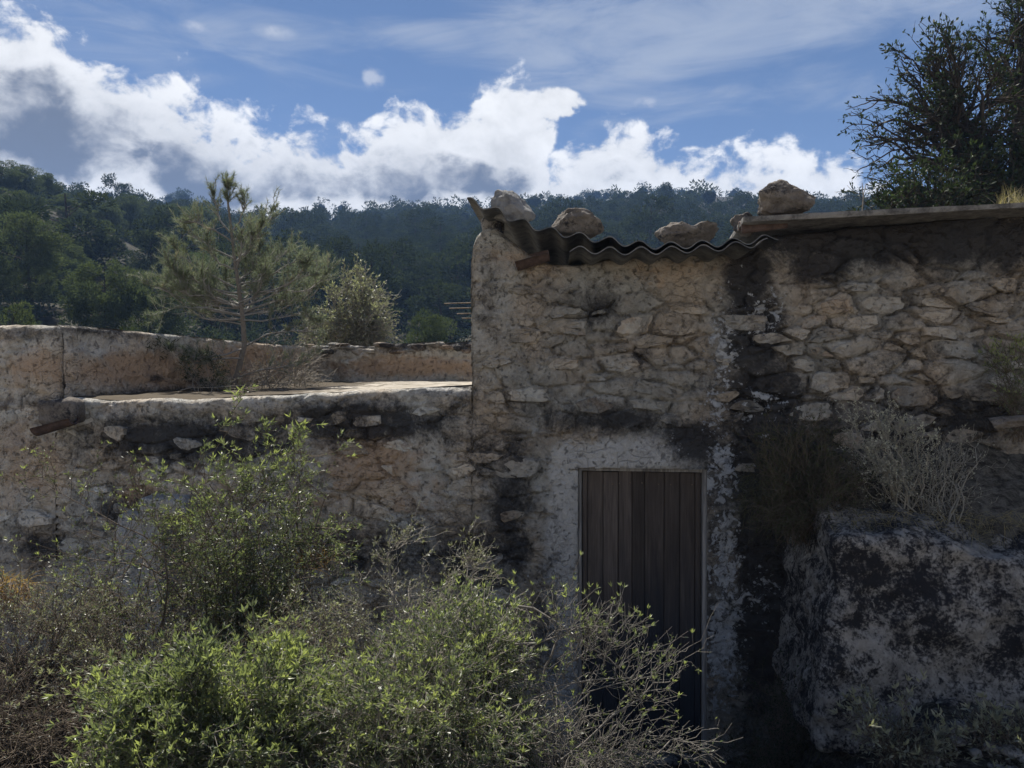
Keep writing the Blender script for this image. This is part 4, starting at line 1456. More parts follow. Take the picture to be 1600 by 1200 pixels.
# ------------------------------------------------------------------ scrub
def bush(name, label, cat, lobes, bases, mats, n_main, n_twig, n_sub, n_leaf, seed, leaf=(0.016, 0.0055), twig=(0.10, 0.34), r=0.006,
         fresh=0.35, t_leaf=0.25, up=0.25, K=8, group=None, extra=None, crook=0.035, sub=(0.03, 0.11), stem_name="branches", rsub=0.0011, leaf_at=None, shell=0.55):
    rng = np.random.RandomState(seed)
    C_ = np.array([l[0] for l in lobes], float)
    R_ = np.array([l[1] for l in lobes], float)
    W_ = np.array([l[2] for l in lobes], float)

    def targets(n, lo, hi):
        k = rng.choice(len(C_), n, p=W_ / W_.sum())
        d = unit(rng.normal(size=(n, 3)))
        return C_[k] + d * R_[k] * rng.uniform(lo, hi, (n, 1))
    bases = np.array(bases, float)
    bi = rng.randint(0, len(bases), n_main)
    p0 = bases[bi] + rng.normal(size=(n_main, 3)) * np.array([0.05, 0.05, 0.0])
    main = wander(p0, targets(n_main, shell, 0.98), K, rng, 0.14, crook, 0.15)
    if extra is not None:                                 # hand-placed long sprays
        ex = []
        for pl in extra:
            pl = np.array(pl, float)
            sg = np.linspace(0, len(pl) - 1, K)
            ex.append(np.stack([np.interp(sg, np.arange(len(pl)), pl[:, k]) for k in range(3)], -1) + rng.normal(size=(K, 3)) * 0.008)
        ex = np.array(ex)
        main = np.concatenate([main, ex, ex]) if len(main) else ex
    cen = (C_ * W_[:, None]).sum(0) / W_.sum()
    tw = shoots(main, n_twig, rng, twig, 5, 0.25, 1.0, 0.95, up, 0.16, crook * 1.3, cen)
    sb = shoots(tw, n_sub, rng, sub, 3, 0.15, 1.0, 1.0, up * 0.7, 0.15, 0.05, cen)
    root = thing(name, label, cat, (*bases.mean(0)[:2], bases[:, 2].min()), group)
    bl = [tubes(main, r * rng.uniform(0.6, 1.3, len(main)), np.full(len(main), r * 0.25), 5),
          tubes(tw, np.full(len(tw), r * 0.36), np.full(len(tw), r * 0.16), 3),
          tubes(sb, np.full(len(sb), rsub * 1.25), np.full(len(sb), rsub * 0.7), 3)]
    obj(stem_name, bl, mats[0], root, True)
    if n_leaf:
        nl = int(n_leaf * 0.62)
        i1, t1 = rng.randint(0, len(sb), nl), rng.uniform(0.1, 1, nl)
        i2, t2 = rng.randint(0, len(tw), n_leaf - nl), rng.uniform(t_leaf, 1, n_leaf - nl)
        a, ta = along(sb, i1, t1)
        b, tb = along(tw, i2, t2)
        P = np.concatenate([a, b])
        D = np.concatenate([ta, tb]) * 0.7 + unit(rng.normal(size=(n_leaf, 3))) * 0.9 + np.array([0, 0, 0.25])
        if leaf_at is not None:
            k = rng.rand(len(P)) < leaf_at(P)
            P, D = P[k], D[k]
        # tufts of young leaves at the shoot ends
        tip = sb[:, -1]
        out_ = np.clip(((tip - cen) / R_.max(0)), -1, 1)
        pk = rng.rand(len(tip)) < np.clip(0.15 + 0.9 * out_[:, 2] - 0.5 * out_[:, 1], 0.02, 1) * fresh
        if leaf_at is not None:
            pk &= rng.rand(len(tip)) < leaf_at(tip)
        tp = np.repeat(tip[pk], 7, 0)
        td = np.repeat(unit(sb[pk, -1] - sb[pk, -2]), 7, 0) * 0.8 + unit(rng.normal(size=(len(tp), 3))) * 0.75 + np.array([0, 0, 0.3])
        L = leaf[0] * np.concatenate([rng.uniform(0.35, 1.4, len(P)) , rng.uniform(0.6, 1.7, len(tp))])
        Wd = leaf[1] * np.concatenate([rng.uniform(0.7, 1.3, len(P)), rng.uniform(0.8, 1.2, len(tp))])
        V, F = leaves(np.concatenate([P, tp]), np.concatenate([D, td]), L, Wd, rng)
        clump = fbm(np.concatenate([P, tp]) * 7, 2, seed)
        ti = np.clip(np.concatenate([rng.uniform(0.0, 0.62, len(P)), rng.uniform(0.55, 1.0, len(tp))]) + (clump - 0.5) * 1.0, 0, 1)
        obj("foliage", [(V, F)], mats[1], root, False, {'tint': np.repeat(ti, 4)})
    return root


def lobe(u, v, Y, ru, rv, ry=None, w=1.0):
    k = Y / FPX
    return (px(u, v, Y), (ru * k, ry if ry else 0.8 * ru * k, rv * k), w)


def gp(u, Y, dz=0.0):
    x = (u - CX) / FPX * Y
    return (x, Y, float(near_ground(x, Y)) + dz)


bush("scrub_bush", "tall narrow dark green bush climbing the wall left of the middle, above the other scrub", "bush",
     [lobe(405, 698, 4.75, 75, 58, .22, 1.3), lobe(345, 805, 4.55, 95, 75, .28, 1.7), lobe(400, 790, 4.7, 60, 110, .25, 1), lobe(475, 815, 4.65, 42, 36, .2, .5), lobe(365, 900, 4.5, 95, 80, .3, 1.2)],
     [gp(375, 4.65), gp(400, 4.7)], (M_TWIGB, M_LEAF), 60, 700, 3600, 30000, 101, (0.030, 0.0075), (0.10, 0.30), 0.007, 0.8)
bush("scrub_bush", "sparse twiggy bush with long arching branches in front of the whitewashed pier", "bush",
     [lobe(150, 845, 4.5, 90, 75, .3, 1.0), lobe(215, 920, 4.4, 110, 70, .35, 1.0), lobe(110, 900, 4.5, 60, 60, .3, .6)],
     [gp(250, 4.5), gp(180, 4.4)], (M_TWIGB, M_LEAF), 34, 420, 2400, 9000, 102, (0.020, 0.0065), (0.12, 0.36), 0.006, 0.25,
     extra=[[px(330, 915, 4.5), px(270, 868, 4.45), px(200, 822, 4.4), px(140, 795, 4.4), px(80, 762, 4.4)], [px(300, 960, 4.4), px(255, 900, 4.4), px(200, 880, 4.4), px(70, 868, 4.4)],
            [px(250, 1000, 4.4), px(262, 900, 4.3), px(245, 820, 4.4), px(215, 775, 4.5)]])
bush("scrub_bush", "dull grey-green bush with brown bare twigs below in the lower left corner", "bush",
     [lobe(40, 990, 3.6, 100, 52, .35, 1.1), lobe(-60, 1050, 3.5, 120, 110, .4, .8), lobe(60, 1100, 3.4, 95, 110, .4, 1.3), lobe(20, 1180, 3.1, 130, 90, .35, 0.8)],
     [gp(40, 3.6), gp(0, 3.4)], (M_TWIGB, M_LEAFG), 80, 900, 5200, 30000, 103, (0.017, 0.006), (0.10, 0.26), 0.006, 0.2,
     leaf_at=lambda P: np.clip((P[:, 2] - 1.30) / 0.30, 0.05, 1))
bush("scrub_bush", "bright green leafy bush low in the foreground, left of the centre", "bush",
     [lobe(300, 1095, 3.05, 125, 68, .4, 1.4), lobe(415, 1105, 2.95, 85, 75, .35, 1.0), lobe(230, 1125, 2.95, 75, 70, .35, .8), lobe(330, 1180, 2.8, 170, 75, .35, 1.1)],
     [gp(300, 3.0), gp(390, 2.95)], (M_TWIG, M_LEAF), 80, 1000, 6000, 46000, 104, (0.025, 0.0085), (0.08, 0.22), 0.0045, 1.0, up=0.35)
bush("scrub_bush", "large green and grey thorny bush in the foreground centre, just left of the door", "bush",
     [lobe(735, 1000, 3.15, 70, 50, .3, 1.2), lobe(630, 1070, 3.0, 95, 70, .4, 1.1), lobe(700, 1090, 2.9, 110, 75, .4, 1.4), lobe(570, 1145, 2.8, 90, 65, .35, .9), lobe(720, 1170, 2.8, 120, 60, .35, .9)],
     [gp(690, 3.05), gp(640, 2.95), gp(760, 3.0)], (M_TWIG, M_LEAF), 100, 1200, 7000, 56000, 105, (0.020, 0.0068), (0.07, 0.21), 0.006, 0.6)
bush("scrub_bush", "greyish dry-leaved bush against the wall between the tall green bush and the door", "bush",
     [lobe(600, 945, 4.3, 100, 40, .3, 1.2), lobe(690, 935, 4.4, 80, 40, .25, 1.0), lobe(500, 970, 4.2, 80, 40, .3, 1.0), lobe(580, 1000, 4.0, 140, 45, .4, 1.0)],
     [gp(600, 4.3), gp(540, 4.2), gp(660, 4.3)], (M_TWIG, M_LEAFG), 54, 560, 3000, 17000, 106, (0.019, 0.006), (0.08, 0.26), 0.006, 0.12,
     extra=[[px(620, 985, 4.2), px(612, 920, 4.2), px(600, 870, 4.2), px(640, 845, 4.3)], [px(735, 960, 4.3), px(740, 900, 4.3), px(728, 865, 4.3)]])
bush("thorn_bush", "bare tangled thorny twigs reaching out in front of the plank door", "thorn bush",
     [lobe(850, 1125, 3.0, 100, 50, .3, 1.2), lobe(930, 1150, 2.95, 85, 45, .3, 1.0), lobe(790, 1165, 2.8, 100, 50, .35, .8), lobe(990, 1170, 3.0, 45, 30, .2, .3)],
     [gp(830, 3.0), gp(900, 2.95)], (M_THORN, M_LEAF), 48, 420, 1700, 2600, 107, (0.016, 0.0055), (0.08, 0.24), 0.0045, 0.35, crook=0.04,
     extra=[[px(800, 945, 3.1), px(850, 965, 3.05), px(905, 995, 3.0), px(960, 1040, 3.0), px(1010, 1100, 3.0), px(1052, 1165, 3.0)],
            [px(870, 1190, 2.9), px(950, 1130, 2.95), px(1020, 1080, 3.0), px(1050, 1065, 3.0), px(1052, 1050, 3.0)],
            [px(760, 1120, 2.9), px(860, 1075, 2.9), px(950, 1060, 2.95), px(990, 1062, 2.95), px(1005, 1030, 3.0)],
            [px(800, 1010, 3.0), px(850, 998, 3.0), px(900, 985, 3.0), px(925, 990, 3.0)], [px(850, 1060, 3.0), px(868, 1000, 3.0), px(872, 980, 3.0)],
            [px(1000, 1195, 2.9), px(1060, 1150, 3.0), px(1090, 1170, 3.0)], [px(880, 1035, 3.0), px(905, 1030, 3.0), px(925, 1034, 3.0)],
            [px(700, 1165, 2.8), px(760, 1120, 2.8), px(850, 1085, 2.9), px(900, 1090, 2.9), px(1000, 1060, 3.0), px(1050, 1040, 3.0)],
            [px(940, 1050, 3.0), px(955, 1010, 3.0), px(945, 985, 3.0)]])
bush("pale_shrub", "pale grey-leaved dry shrub against the wall above the rock ledge, right of the door", "shrub",
     [lobe(1370, 665, 4.72, 52, 38, .16, 1.2), lobe(1405, 715, 4.65, 72, 58, .2, 1.5), lobe(1340, 735, 4.62, 40, 30, .18, .6)],
     [px(1405, 800, 4.7), px(1420, 795, 4.7)], (M_PALEST, M_PALE), 28, 250, 1200, 8000, 108, (0.013, 0.006), (0.05, 0.16), 0.0055, 0.3, up=0.5, sub=(0.02, 0.06))
bush("pale_shrub", "smaller straggly pale shrub beside the larger pale one on the rock ledge", "shrub",
     [lobe(1495, 690, 4.8, 42, 40, .18, 1.0), lobe(1465, 745, 4.7, 60, 45, .2, 1.0), lobe(1500, 790, 4.6, 60, 34, .2, .6)],
     [px(1460, 830, 4.6), px(1475, 832, 4.55)], (M_PALEST, M_PALE), 26, 220, 800, 1500, 109, (0.010, 0.0045), (0.06, 0.18), 0.005, 0.2, up=0.4, sub=(0.02, 0.07))
bush("low_plant", "small pale-leaved plant growing in the rubble at the bottom right", "plant",
     [lobe(1385, 1130, 3.75, 55, 50, .15, 1.2), lobe(1440, 1170, 3.7, 60, 35, .18, .8)],
     [gp(1390, 3.8), gp(1430, 3.75)], (M_TWIGB, M_LEAFG), 22, 120, 420, 1500, 110, (0.030, 0.011), (0.05, 0.14), 0.004, 0.5, up=0.5)
bush("low_plant", "little grey plant at the bottom right edge of the photo", "plant",
     [lobe(1540, 1150, 3.7, 45, 50, .14, 1.0), lobe(1600, 1185, 3.6, 50, 30, .16, .6)],
     [gp(1545, 3.75), gp(1570, 3.7)], (M_TWIGB, M_LEAFG), 18, 90, 300, 800, 111, (0.030, 0.010), (0.05, 0.14), 0.004, 0.5, up=0.5)
bush("dark_shrub", "dark fine-twigged shrub against the wall between door and pale shrub", "shrub",
     [lobe(1245, 705, 4.85, 78, 48, .2, 1.3), lobe(1215, 770, 4.75, 60, 50, .2, 1.0), lobe(1290, 765, 4.65, 50, 42, .2, .8)],
     [px(1250, 850, 4.8), px(1285, 830, 4.75)], (M_TWIGB, M_DARKL), 60, 700, 3000, 18000, 115, (0.018, 0.005), (0.07, 0.22), 0.004, 0.1, up=0.3)
bush("green_weed", "upright fresh green weed growing from the wall at the right edge", "weed",
     [lobe(1585, 580, 4.85, 26, 45, .12, 1.0), lobe(1600, 640, 4.85, 26, 40, .12, .7)],
     [px(1600, 690, 4.85)], (M_TWIGB, M_LEAF), 22, 150, 420, 1500, 112, (0.024, 0.006), (0.05, 0.15), 0.003, 0.8, up=0.7)
bush("low_plant", "small dark green plant on the ground beside the right jamb of the door", "plant",
     [lobe(1215, 1060, 4.75, 45, 50, .16, 1.0), lobe(1240, 1110, 4.5, 45, 45, .2, .8), lobe(1180, 1180, 4.3, 60, 40, .2, .8)], [gp(1220, 4.7), gp(1240, 4.6)], (M_TWIGB, M_OAK), 26, 220, 800, 4200, 113,
     (0.018, 0.006), (0.05, 0.14), 0.003, 0.15, up=0.5)
bush("scrub_bush", "low dark bush filling the gap under the sparse twiggy bush on the left", "bush",
     [lobe(210, 1010, 3.9, 100, 60, .35, 1.0), lobe(470, 1000, 3.7, 80, 55, .3, .8), lobe(140, 1080, 3.5, 70, 80, .3, .8)], [gp(230, 3.9), gp(300, 3.8), gp(440, 3.7)],
     (M_TWIGB, M_LEAFG), 60, 700, 3600, 16000, 114, (0.018, 0.006), (0.10, 0.28), 0.006, 0.3)


def grass(name, label, roots, n, L, W, mat, seed, lean=(0, 0, 1.0), spread=0.6, droop=0.7, K=5, kind=None, cat="grass"):
    """bent blades: roots(n, rng) -> points"""
    rng = np.random.RandomState(seed)
    p = roots(n, rng)
    d = unit(np.array(lean) + rng.normal(size=(n, 3)) * spread)
    Ln = rng.uniform(*L, n)[:, None]
    t = np.linspace(0, 1, K)
    P = p[:, None] + d[:, None] * (t[None, :, None] * Ln[:, None]) + np.array([0, 0, -1.0]) * (t[None, :, None] ** 2 * Ln[:, None] * droop * rng.uniform(0.2, 1, (n, 1, 1)))
    S = unit(np.cross(d, rng.normal(size=(n, 3))))[:, None] * (W * (1 - 0.85 * t))[None, :, None]
    V = np.stack([P - S, P + S], 2).reshape(-1, 3)
    b, k = np.meshgrid(np.arange(n), np.arange(K - 1), indexing='ij')
    i = b * K * 2 + k * 2
    F = np.stack([i, i + 1, i + 3, i + 2], -1).reshape(-1, 4)
    return V, F, np.repeat(rng.rand(n), K * 2)


def grass_thing(name, label, cat, roots, n, L, W, mat, seed, kind=None, **kw):
    V, F, ti = grass(name, label, roots, n, L, W, mat, seed, **kw)
    o = obj(name, [(V, F)], mat, None, False, {'tint': ti}, origin=V.mean(0))
    tag(o, label, cat, None, kind)
    return o


def region(u0, u1, v0, v1, Y0, Y1):
    def f(n, rng):
        u, v, Y = rng.uniform(u0, u1, n), rng.uniform(v0, v1, n), rng.uniform(Y0, Y1, n)
        return np.stack([(u - CX) * Y / FPX, Y, EYE - (v - HY) * Y / FPX], -1)
    return f


grass_thing("hanging_grass", "dull fine grass hanging over the bank beside the pale shrub", "grass", lambda n, rng: np.concatenate([region(1190, 1330, 670, 760, 4.9, 5.1)(n // 2, rng), region(1160, 1300, 740, 800, 4.8, 5.05)(n - n // 2, rng)]),
            1500, (0.08, 0.26), 0.0014, M_DGRASS, 201, lean=(-0.35, -0.5, 0.5), spread=0.5, droop=1.3)
grass_thing("dry_grass", "strip of dry yellowish grass along the front edge of the rock ledge", "grass",
            lambda n, rng: region(1300, 1610, 800, 850, 4.35, 4.6)(n, rng), 1500, (0.05, 0.14), 0.0014, M_STRAW, 202, lean=(0, -0.6, 0.35), spread=0.7, droop=0.9, kind='stuff')
grass_thing("fern_frond", "withered orange fern at the left edge above the dull grey-green bush", "fern",
            lambda n, rng: region(-20, 40, 905, 945, 4.4, 4.5)(n, rng), 260, (0.08, 0.24), 0.003, M_ORANGE, 203, lean=(0.5, -0.3, 0.3), spread=0.45, droop=0.8)
grass_thing("straw_tuft", "small tuft of dry straw beside the tall green bush", "straw",
            lambda n, rng: region(470, 510, 870, 890, 4.7, 4.8)(n, rng), 260, (0.06, 0.18), 0.002, M_ORANGE, 204, lean=(0, -0.2, 0.8), spread=0.5, droop=0.6)
grass_thing("grass_tuft", "thin dry grass stalks at the foot of the wall between door and rock ledge", "grass",
            lambda n, rng: np.array([gp(u_, y_) for u_, y_ in zip(rng.uniform(1130, 1300, n), rng.uniform(4.3, 4.9, n))]), 420, (0.08, 0.36), 0.0014, M_DGRASS, 205, spread=0.35, droop=0.4)
grass_thing("ground_grass", "sparse dull grass and litter under the bushes", "grass",
            lambda n, rng: np.array([(x_, y_, float(near_ground(x_, y_)) - 0.01) for x_, y_ in zip(rng.uniform(-3.4, 3.2, n), rng.uniform(2.0, 5.0, n))]), 6000, (0.05, 0.20), 0.0016, M_DGRASS, 206, spread=0.6, droop=0.7, kind='stuff')

# ------------------------------------------------------------------ young pine on the terrace
def build_sapling():
    rng = np.random.RandomState(77)
    Y = 7.7
    tr = np.array([px(u, v, Y) for u, v in ((362, 612), (372, 580), (382, 540), (380, 500), (374, 455), (368, 410), (362, 360), (357, 318), (355, 296))])
    root = thing("young_pine", "thin young pine with pale bare lower branches growing on the terrace", "pine tree", tr[0])
    K = 9
    limbs = []

    def limb(*uvd):
        P = np.array([px(u, v, Y + d) for u, v, d in uvd])
        sg = np.linspace(0, len(P) - 1, K)
        limbs.append(np.stack([np.interp(sg, np.arange(len(P)), P[:, k]) for k in range(3)], -1) + rng.normal(size=(K, 3)) * 0.006)
    # limbs seen in the photograph, then a filler ring
    limb((372, 450, 0), (410, 430, 0.1), (440, 400, 0.2), (462, 385, 0.2))
    limb((370, 450, 0), (320, 425, -.1), (285, 400, -.1), (268, 375, -.2))
    limb((375, 470, 0), (330, 450, .1), (285, 430, .2), (262, 425, .3))
    limb((367, 405, 0), (330, 385, .1), (300, 370, .2), (288, 350, .2))
    limb((366, 410, 0), (390, 390, -.1), (405, 365, -.2), (412, 345, -.2))
    limb((378, 478, 0), (420, 465, -.1), (460, 440, -.2), (490, 395, -.3))
    limb((379, 485, 0), (430, 470, .2), (470, 445, .3), (500, 410, .4))
    limb((380, 495, 0), (330, 480, -.3), (270, 480, -.4), (245, 495, -.5))
    limb((380, 500, 0), (420, 500, -.3), (470, 490, -.4), (500, 500, -.5))
    limb((380, 500, 0), (340, 500, .3), (290, 465, .5), (255, 430, .6))
    limb((363, 365, 0), (345, 345, 0), (338, 320, 0), (334, 300, 0))
    limb((362, 362, 0), (378, 340, 0), (385, 318, 0), (380, 300, .1))
    limb((364, 375, 0), (395, 365, .2), (418, 345, .3), (428, 325, .3))
    limb((364, 380, 0), (335, 360, -.2), (310, 350, -.3), (292, 345, -.3))
    limb((380, 560, 0), (340, 560, -.2), (280, 575, -.3), (225, 560, -.4))
    limb((380, 545, 0), (350, 555, -.3), (300, 560, -.4), (260, 545, -.5))
    limb((382, 540, 0), (430, 520, -.3), (470, 515, -.4), (500, 520, -.4))
    limb((372, 590, 0), (420, 575, -.2), (470, 570, -.3), (490, 555, -.4))
    for k in range(13):
        v0 = rng.uniform(440, 525)
        sd_ = 1 if k % 2 else -1
        L, dy = rng.uniform(85, 150), rng.uniform(-0.55, 0.45)
        w1, w2 = rng.uniform(-14, 10, 2)
        limb((374, v0, 0), (374 + sd_ * L * .42, v0 - 8 + w1, dy * .5), (374 + sd_ * L * .78, v0 - 24 + w2, dy * .85), (374 + sd_ * L, v0 - rng.uniform(30, 75), dy))
    for k in range(22):
        v0 = rng.uniform(400, 510)
        a = rng.uniform(0, 2 * math.pi)
        L = rng.uniform(50, 135) * (1 - 0.3 * (v0 < 440))
        du, dy = math.cos(a) * L, math.sin(a) * L * Y / FPX
        limb((368 + (v0 - 400) * 0.1, v0, 0), (368 + du * .5, v0 - 8, dy * .5), (368 + du * 0.85, v0 - 28, dy * .85), (368 + du, v0 - 58, dy))
    limbs_ = np.array(limbs)
    tw = shoots(limbs_, 1300, rng, (0.08, 0.24), 5, 0.3, 1.0, 0.75, 0.5, 0.12, 0.03)
    bare = shoots(limbs_, 240, rng, (0.06, 0.22), 4, 0.05, 0.7, 0.9, 0.1, 0.15, 0.04)
    tops = shoots(np.array([tr[[5, 6, 6, 7, 7, 7, 8, 8, 8]]]), 18, rng, (0.08, 0.22), 5, 0.5, 1.0, 0.8, 0.9, 0.08, 0.02)
    trunk = tubes(np.array([tr]), [0.034], [0.007], 8)
    obj("trunk", [trunk], M_BARK, root, True)
    obj("branches", [tubes(limbs_, np.full(len(limbs_), 0.010), np.full(len(limbs_), 0.004), 5), tubes(tw, np.full(len(tw), .0038), np.full(len(tw), .0025), 3),
                     tubes(tops, np.full(len(tops), .005), np.full(len(tops), .003), 4), tubes(bare, np.full(len(bare), .0026), np.full(len(bare), .0015), 3)], M_LIMB, root, True)
    P, D, Ls, ti = [], [], [], []
    for arr, n, t0, ln in ((tw, 68000, 0.35, 0.054), (tops, 2600, 0.1, 0.056), (limbs_[:14], 4000, 0.82, 0.06), (limbs_[18:], 9000, 0.82, 0.056)):
        i = rng.randint(0, len(arr), n)
        p, tg = along(arr, i, rng.uniform(t0, 1.0, n))
        P.append(p)
        D.append(tg * 0.8 + unit(rng.normal(size=(n, 3))) * 0.8 + np.array([0, 0, 0.1]))
        Ls.append(ln * rng.uniform(0.7, 1.2, n))
        tone = rng.rand(len(arr)) * 0.5
        tone[rng.rand(len(arr)) < 0.02] = 0.95
        ti.append(np.clip(tone[i] + rng.uniform(0, 0.25, n), 0, 1))
    V, F = needles(np.concatenate(P), np.concatenate(D), np.concatenate(Ls), 0.0032, rng)
    obj("foliage", [(V, F)], M_NEEDLE, root, False, {'tint': np.repeat(np.concatenate(ti), 3)})


build_sapling()
bush("dead_brush", "heap of dead grey twigs at the foot of the young pine on the terrace", "brushwood",
     [lobe(350, 600, 7.6, 70, 22, .4, 1.0), lobe(430, 590, 7.8, 60, 30, .4, 1.0), lobe(470, 575, 8.2, 40, 45, .4, .8)], [px(360, 622, 7.7), px(420, 618, 7.8), px(460, 612, 8.1)],
     (M_TWIG, M_STRAW), 34, 260, 900, 700, 120, (0.02, 0.004), (0.10, 0.35), 0.007, 0.05, sub=(0.05, 0.15), rsub=0.0018,
     extra=[[px(275, 612, 7.0), px(300, 606, 7.0), px(400, 604, 7.0), px(450, 600, 7.2)], [px(370, 590, 7.4), px(420, 577, 7.2), px(450, 562, 7.2), px(480, 540, 7.4)]])
bush("green_shoot", "dark little pine shoots sprouting in front of the ochre parapet wall", "pine shoots",
     [lobe(215, 535, 7.0, 14, 16, .1, 1), lobe(245, 545, 7.0, 22, 14, .1, 1), lobe(280, 548, 7.0, 18, 14, .1, 1), lobe(305, 570, 7.1, 14, 14, .1, .8), lobe(345, 575, 7.2, 14, 18, .1, .9)],
     [px(330, 612, 7.2), px(310, 612, 7.1)], (M_TWIG, M_OAK), 16, 60, 140, 1500, 121, (0.045, 0.006), (0.05, 0.10), 0.003, 0.4, up=0.5)
bush("round_bush", "rounded grey-green bush standing beyond the back parapet, right of the young pine", "bush",
     [lobe(548, 480, 11.5, 50, 58, .5, 1.4), lobe(580, 500, 11.3, 34, 45, .4, .8), lobe(520, 520, 11.5, 55, 40, .5, .8)], [px(545, 590, 11.5), px(560, 590, 11.6)],
     (M_TWIG, M_LEAFG), 70, 800, 3400, 26000, 122, (0.042, 0.016), (0.10, 0.26), 0.012, 0.3, sub=(0.08, 0.22), rsub=0.003)


# ------------------------------------------------------------------ evergreen trees on the bank at the right
def broad_tree(name, label, trunk, lobes, n_limb, n_twig, n_sub, n_leaf, seed, extra=None, leaf=(0.085, 0.036), bare=0.0):
    rng = np.random.RandomState(seed)
    trunk = np.array(trunk, float)
    root = thing(name, label, "tree", trunk[0])
    C_ = np.array([l[0] for l in lobes])
    R_ = np.array([l[1] for l in lobes])
    W_ = np.array([l[2] for l in lobes])
    k = rng.choice(len(C_), n_limb, p=W_ / W_.sum())
    tg = C_[k] + unit(rng.normal(size=(n_limb, 3))) * R_[k] * rng.uniform(0.35, 0.95, (n_limb, 1))
    st, _ = along(trunk[None], np.zeros(n_limb, int), rng.uniform(0.3, 1.0, n_limb))
    limbs = wander(st, tg, 8, rng, 0.16, 0.025, 0.12)
    if extra is not None:
        ex = []
        for pl in extra:
            pl = np.array(pl, float)
            sg = np.linspace(0, len(pl) - 1, 8)
            ex.append(np.stack([np.interp(sg, np.arange(len(pl)), pl[:, q]) for q in range(3)], -1) + rng.normal(size=(8, 3)) * 0.015)
        limbs = np.concatenate([limbs, np.array(ex)])
    cen = (C_ * W_[:, None]).sum(0) / W_.sum()
    tw = shoots(limbs, n_twig, rng, (0.18, 0.52), 6, 0.3, 1.0, 0.8, 0.3, 0.15, 0.03, cen)
    sb = shoots(tw, n_sub, rng, (0.10, 0.28), 4, 0.3, 1.0, 0.9, 0.3, 0.12, 0.04, cen)
    obj("trunk", [tubes(trunk[None], [0.16], [0.06], 9)], M_DBARK, root, True)
    obj("branches", [tubes(limbs, rng.uniform(0.02, 0.05, len(limbs)), np.full(len(limbs), 0.009), 6), tubes(tw, np.full(len(tw), .011), np.full(len(tw), .004), 4),
                     tubes(sb, np.full(len(sb), .004), np.full(len(sb), .0022), 3)], M_DBARK, root, True)
    i = rng.randint(0, len(sb), n_leaf)
    p, t_ = along(sb, i, rng.uniform(0.25, 1.0, n_leaf))
    keep = rng.rand(n_leaf) > bare * sstep(p[:, 2], cen[2] + 0.3, cen[2] - 1.2)
    p, t_ = p[keep], t_[keep]
    D = t_ * 0.7 + unit(rng.normal(size=p.shape)) * 0.8
    V, F = leaves(p, D, leaf[0] * rng.uniform(0.6, 1.2, len(p)), leaf[1] * rng.uniform(0.7, 1.2, len(p)), rng)
    obj("foliage", [(V, F)], M_OAK, root, False, {'tint': np.repeat(rng.rand(len(p)) * 0.8, 4)})


T1 = 12.8
broad_tree("evergreen_tree", "dark spreading evergreen tree with bare arching lower branches behind the right end of the roof",
           [px(1560, 345, T1), px(1535, 310, T1), px(1510, 260, T1), px(1490, 215, T1), px(1480, 170, T1)],
           [lobe(1440, 140, T1, 80, 65, 1.0, 1.5), lobe(1500, 130, T1, 60, 60, 1.0, 1.1), lobe(1410, 195, T1, 60, 40, .9, .9), lobe(1500, 230, T1, 90, 60, 1.1, 1.1), lobe(1560, 210, T1, 60, 80, 1.0, 1.0), lobe(1460, 85, T1, 50, 18, .7, .5)],
           80, 640, 2300, 6500, 131, bare=0.7,
           extra=[[px(1510, 270, T1), px(1470, 250, T1), px(1430, 222, T1), px(1390, 205, T1), px(1345, 183, T1)], [px(1500, 250, T1), px(1440, 225, T1), px(1400, 218, T1), px(1355, 228, T1)],
                  [px(1510, 275, T1), px(1450, 240, T1), px(1400, 232, T1), px(1352, 262, T1)], [px(1510, 280, T1), px(1440, 250, T1), px(1400, 245, T1), px(1372, 265, T1)],
                  [px(1500, 240, T1), px(1440, 205, T1), px(1400, 185, T1), px(1362, 200, T1)], [px(1500, 240, T1), px(1450, 180, T1), px(1400, 160, T1), px(1352, 158, T1)],
                  [px(1480, 330, T1), px(1440, 290, T1), px(1420, 268, T1), px(1380, 295, T1)], [px(1510, 280, T1), px(1450, 262, T1), px(1380, 215, T1), px(1354, 214, T1)]])
broad_tree("evergreen_tree", "taller thin-leaved dark tree cut off by the right edge of the photo",
           [px(1585, 350, 13.3), px(1588, 280, 13.3), px(1590, 200, 13.3), px(1596, 120, 13.3), px(1605, 40, 13.3), px(1612, -40, 13.3)],
           [lobe(1575, 40, 13.3, 50, 55, .9, 1.2), lobe(1620, -20, 13.3, 70, 70, 1, 1.1), lobe(1600, 120, 13.3, 60, 60, .9, 1.0), lobe(1660, 120, 13.3, 80, 120, 1.2, 1.2), lobe(1590, 210, 13.3, 60, 50, .9, .6)],
           46, 420, 1400, 3800, 132, bare=0.2)


def thicket(label, lobes, bases, seed, mat, n=1.0):
    bush("thicket_bush", label, "bush", lobes, bases, (M_DBARK, mat), int(60 * n), int(700 * n), int(2400 * n), int(9500 * n), seed, (0.075, 0.034), (0.2, 0.6), 0.016, 0.25, sub=(0.1, 0.3), rsub=0.003)


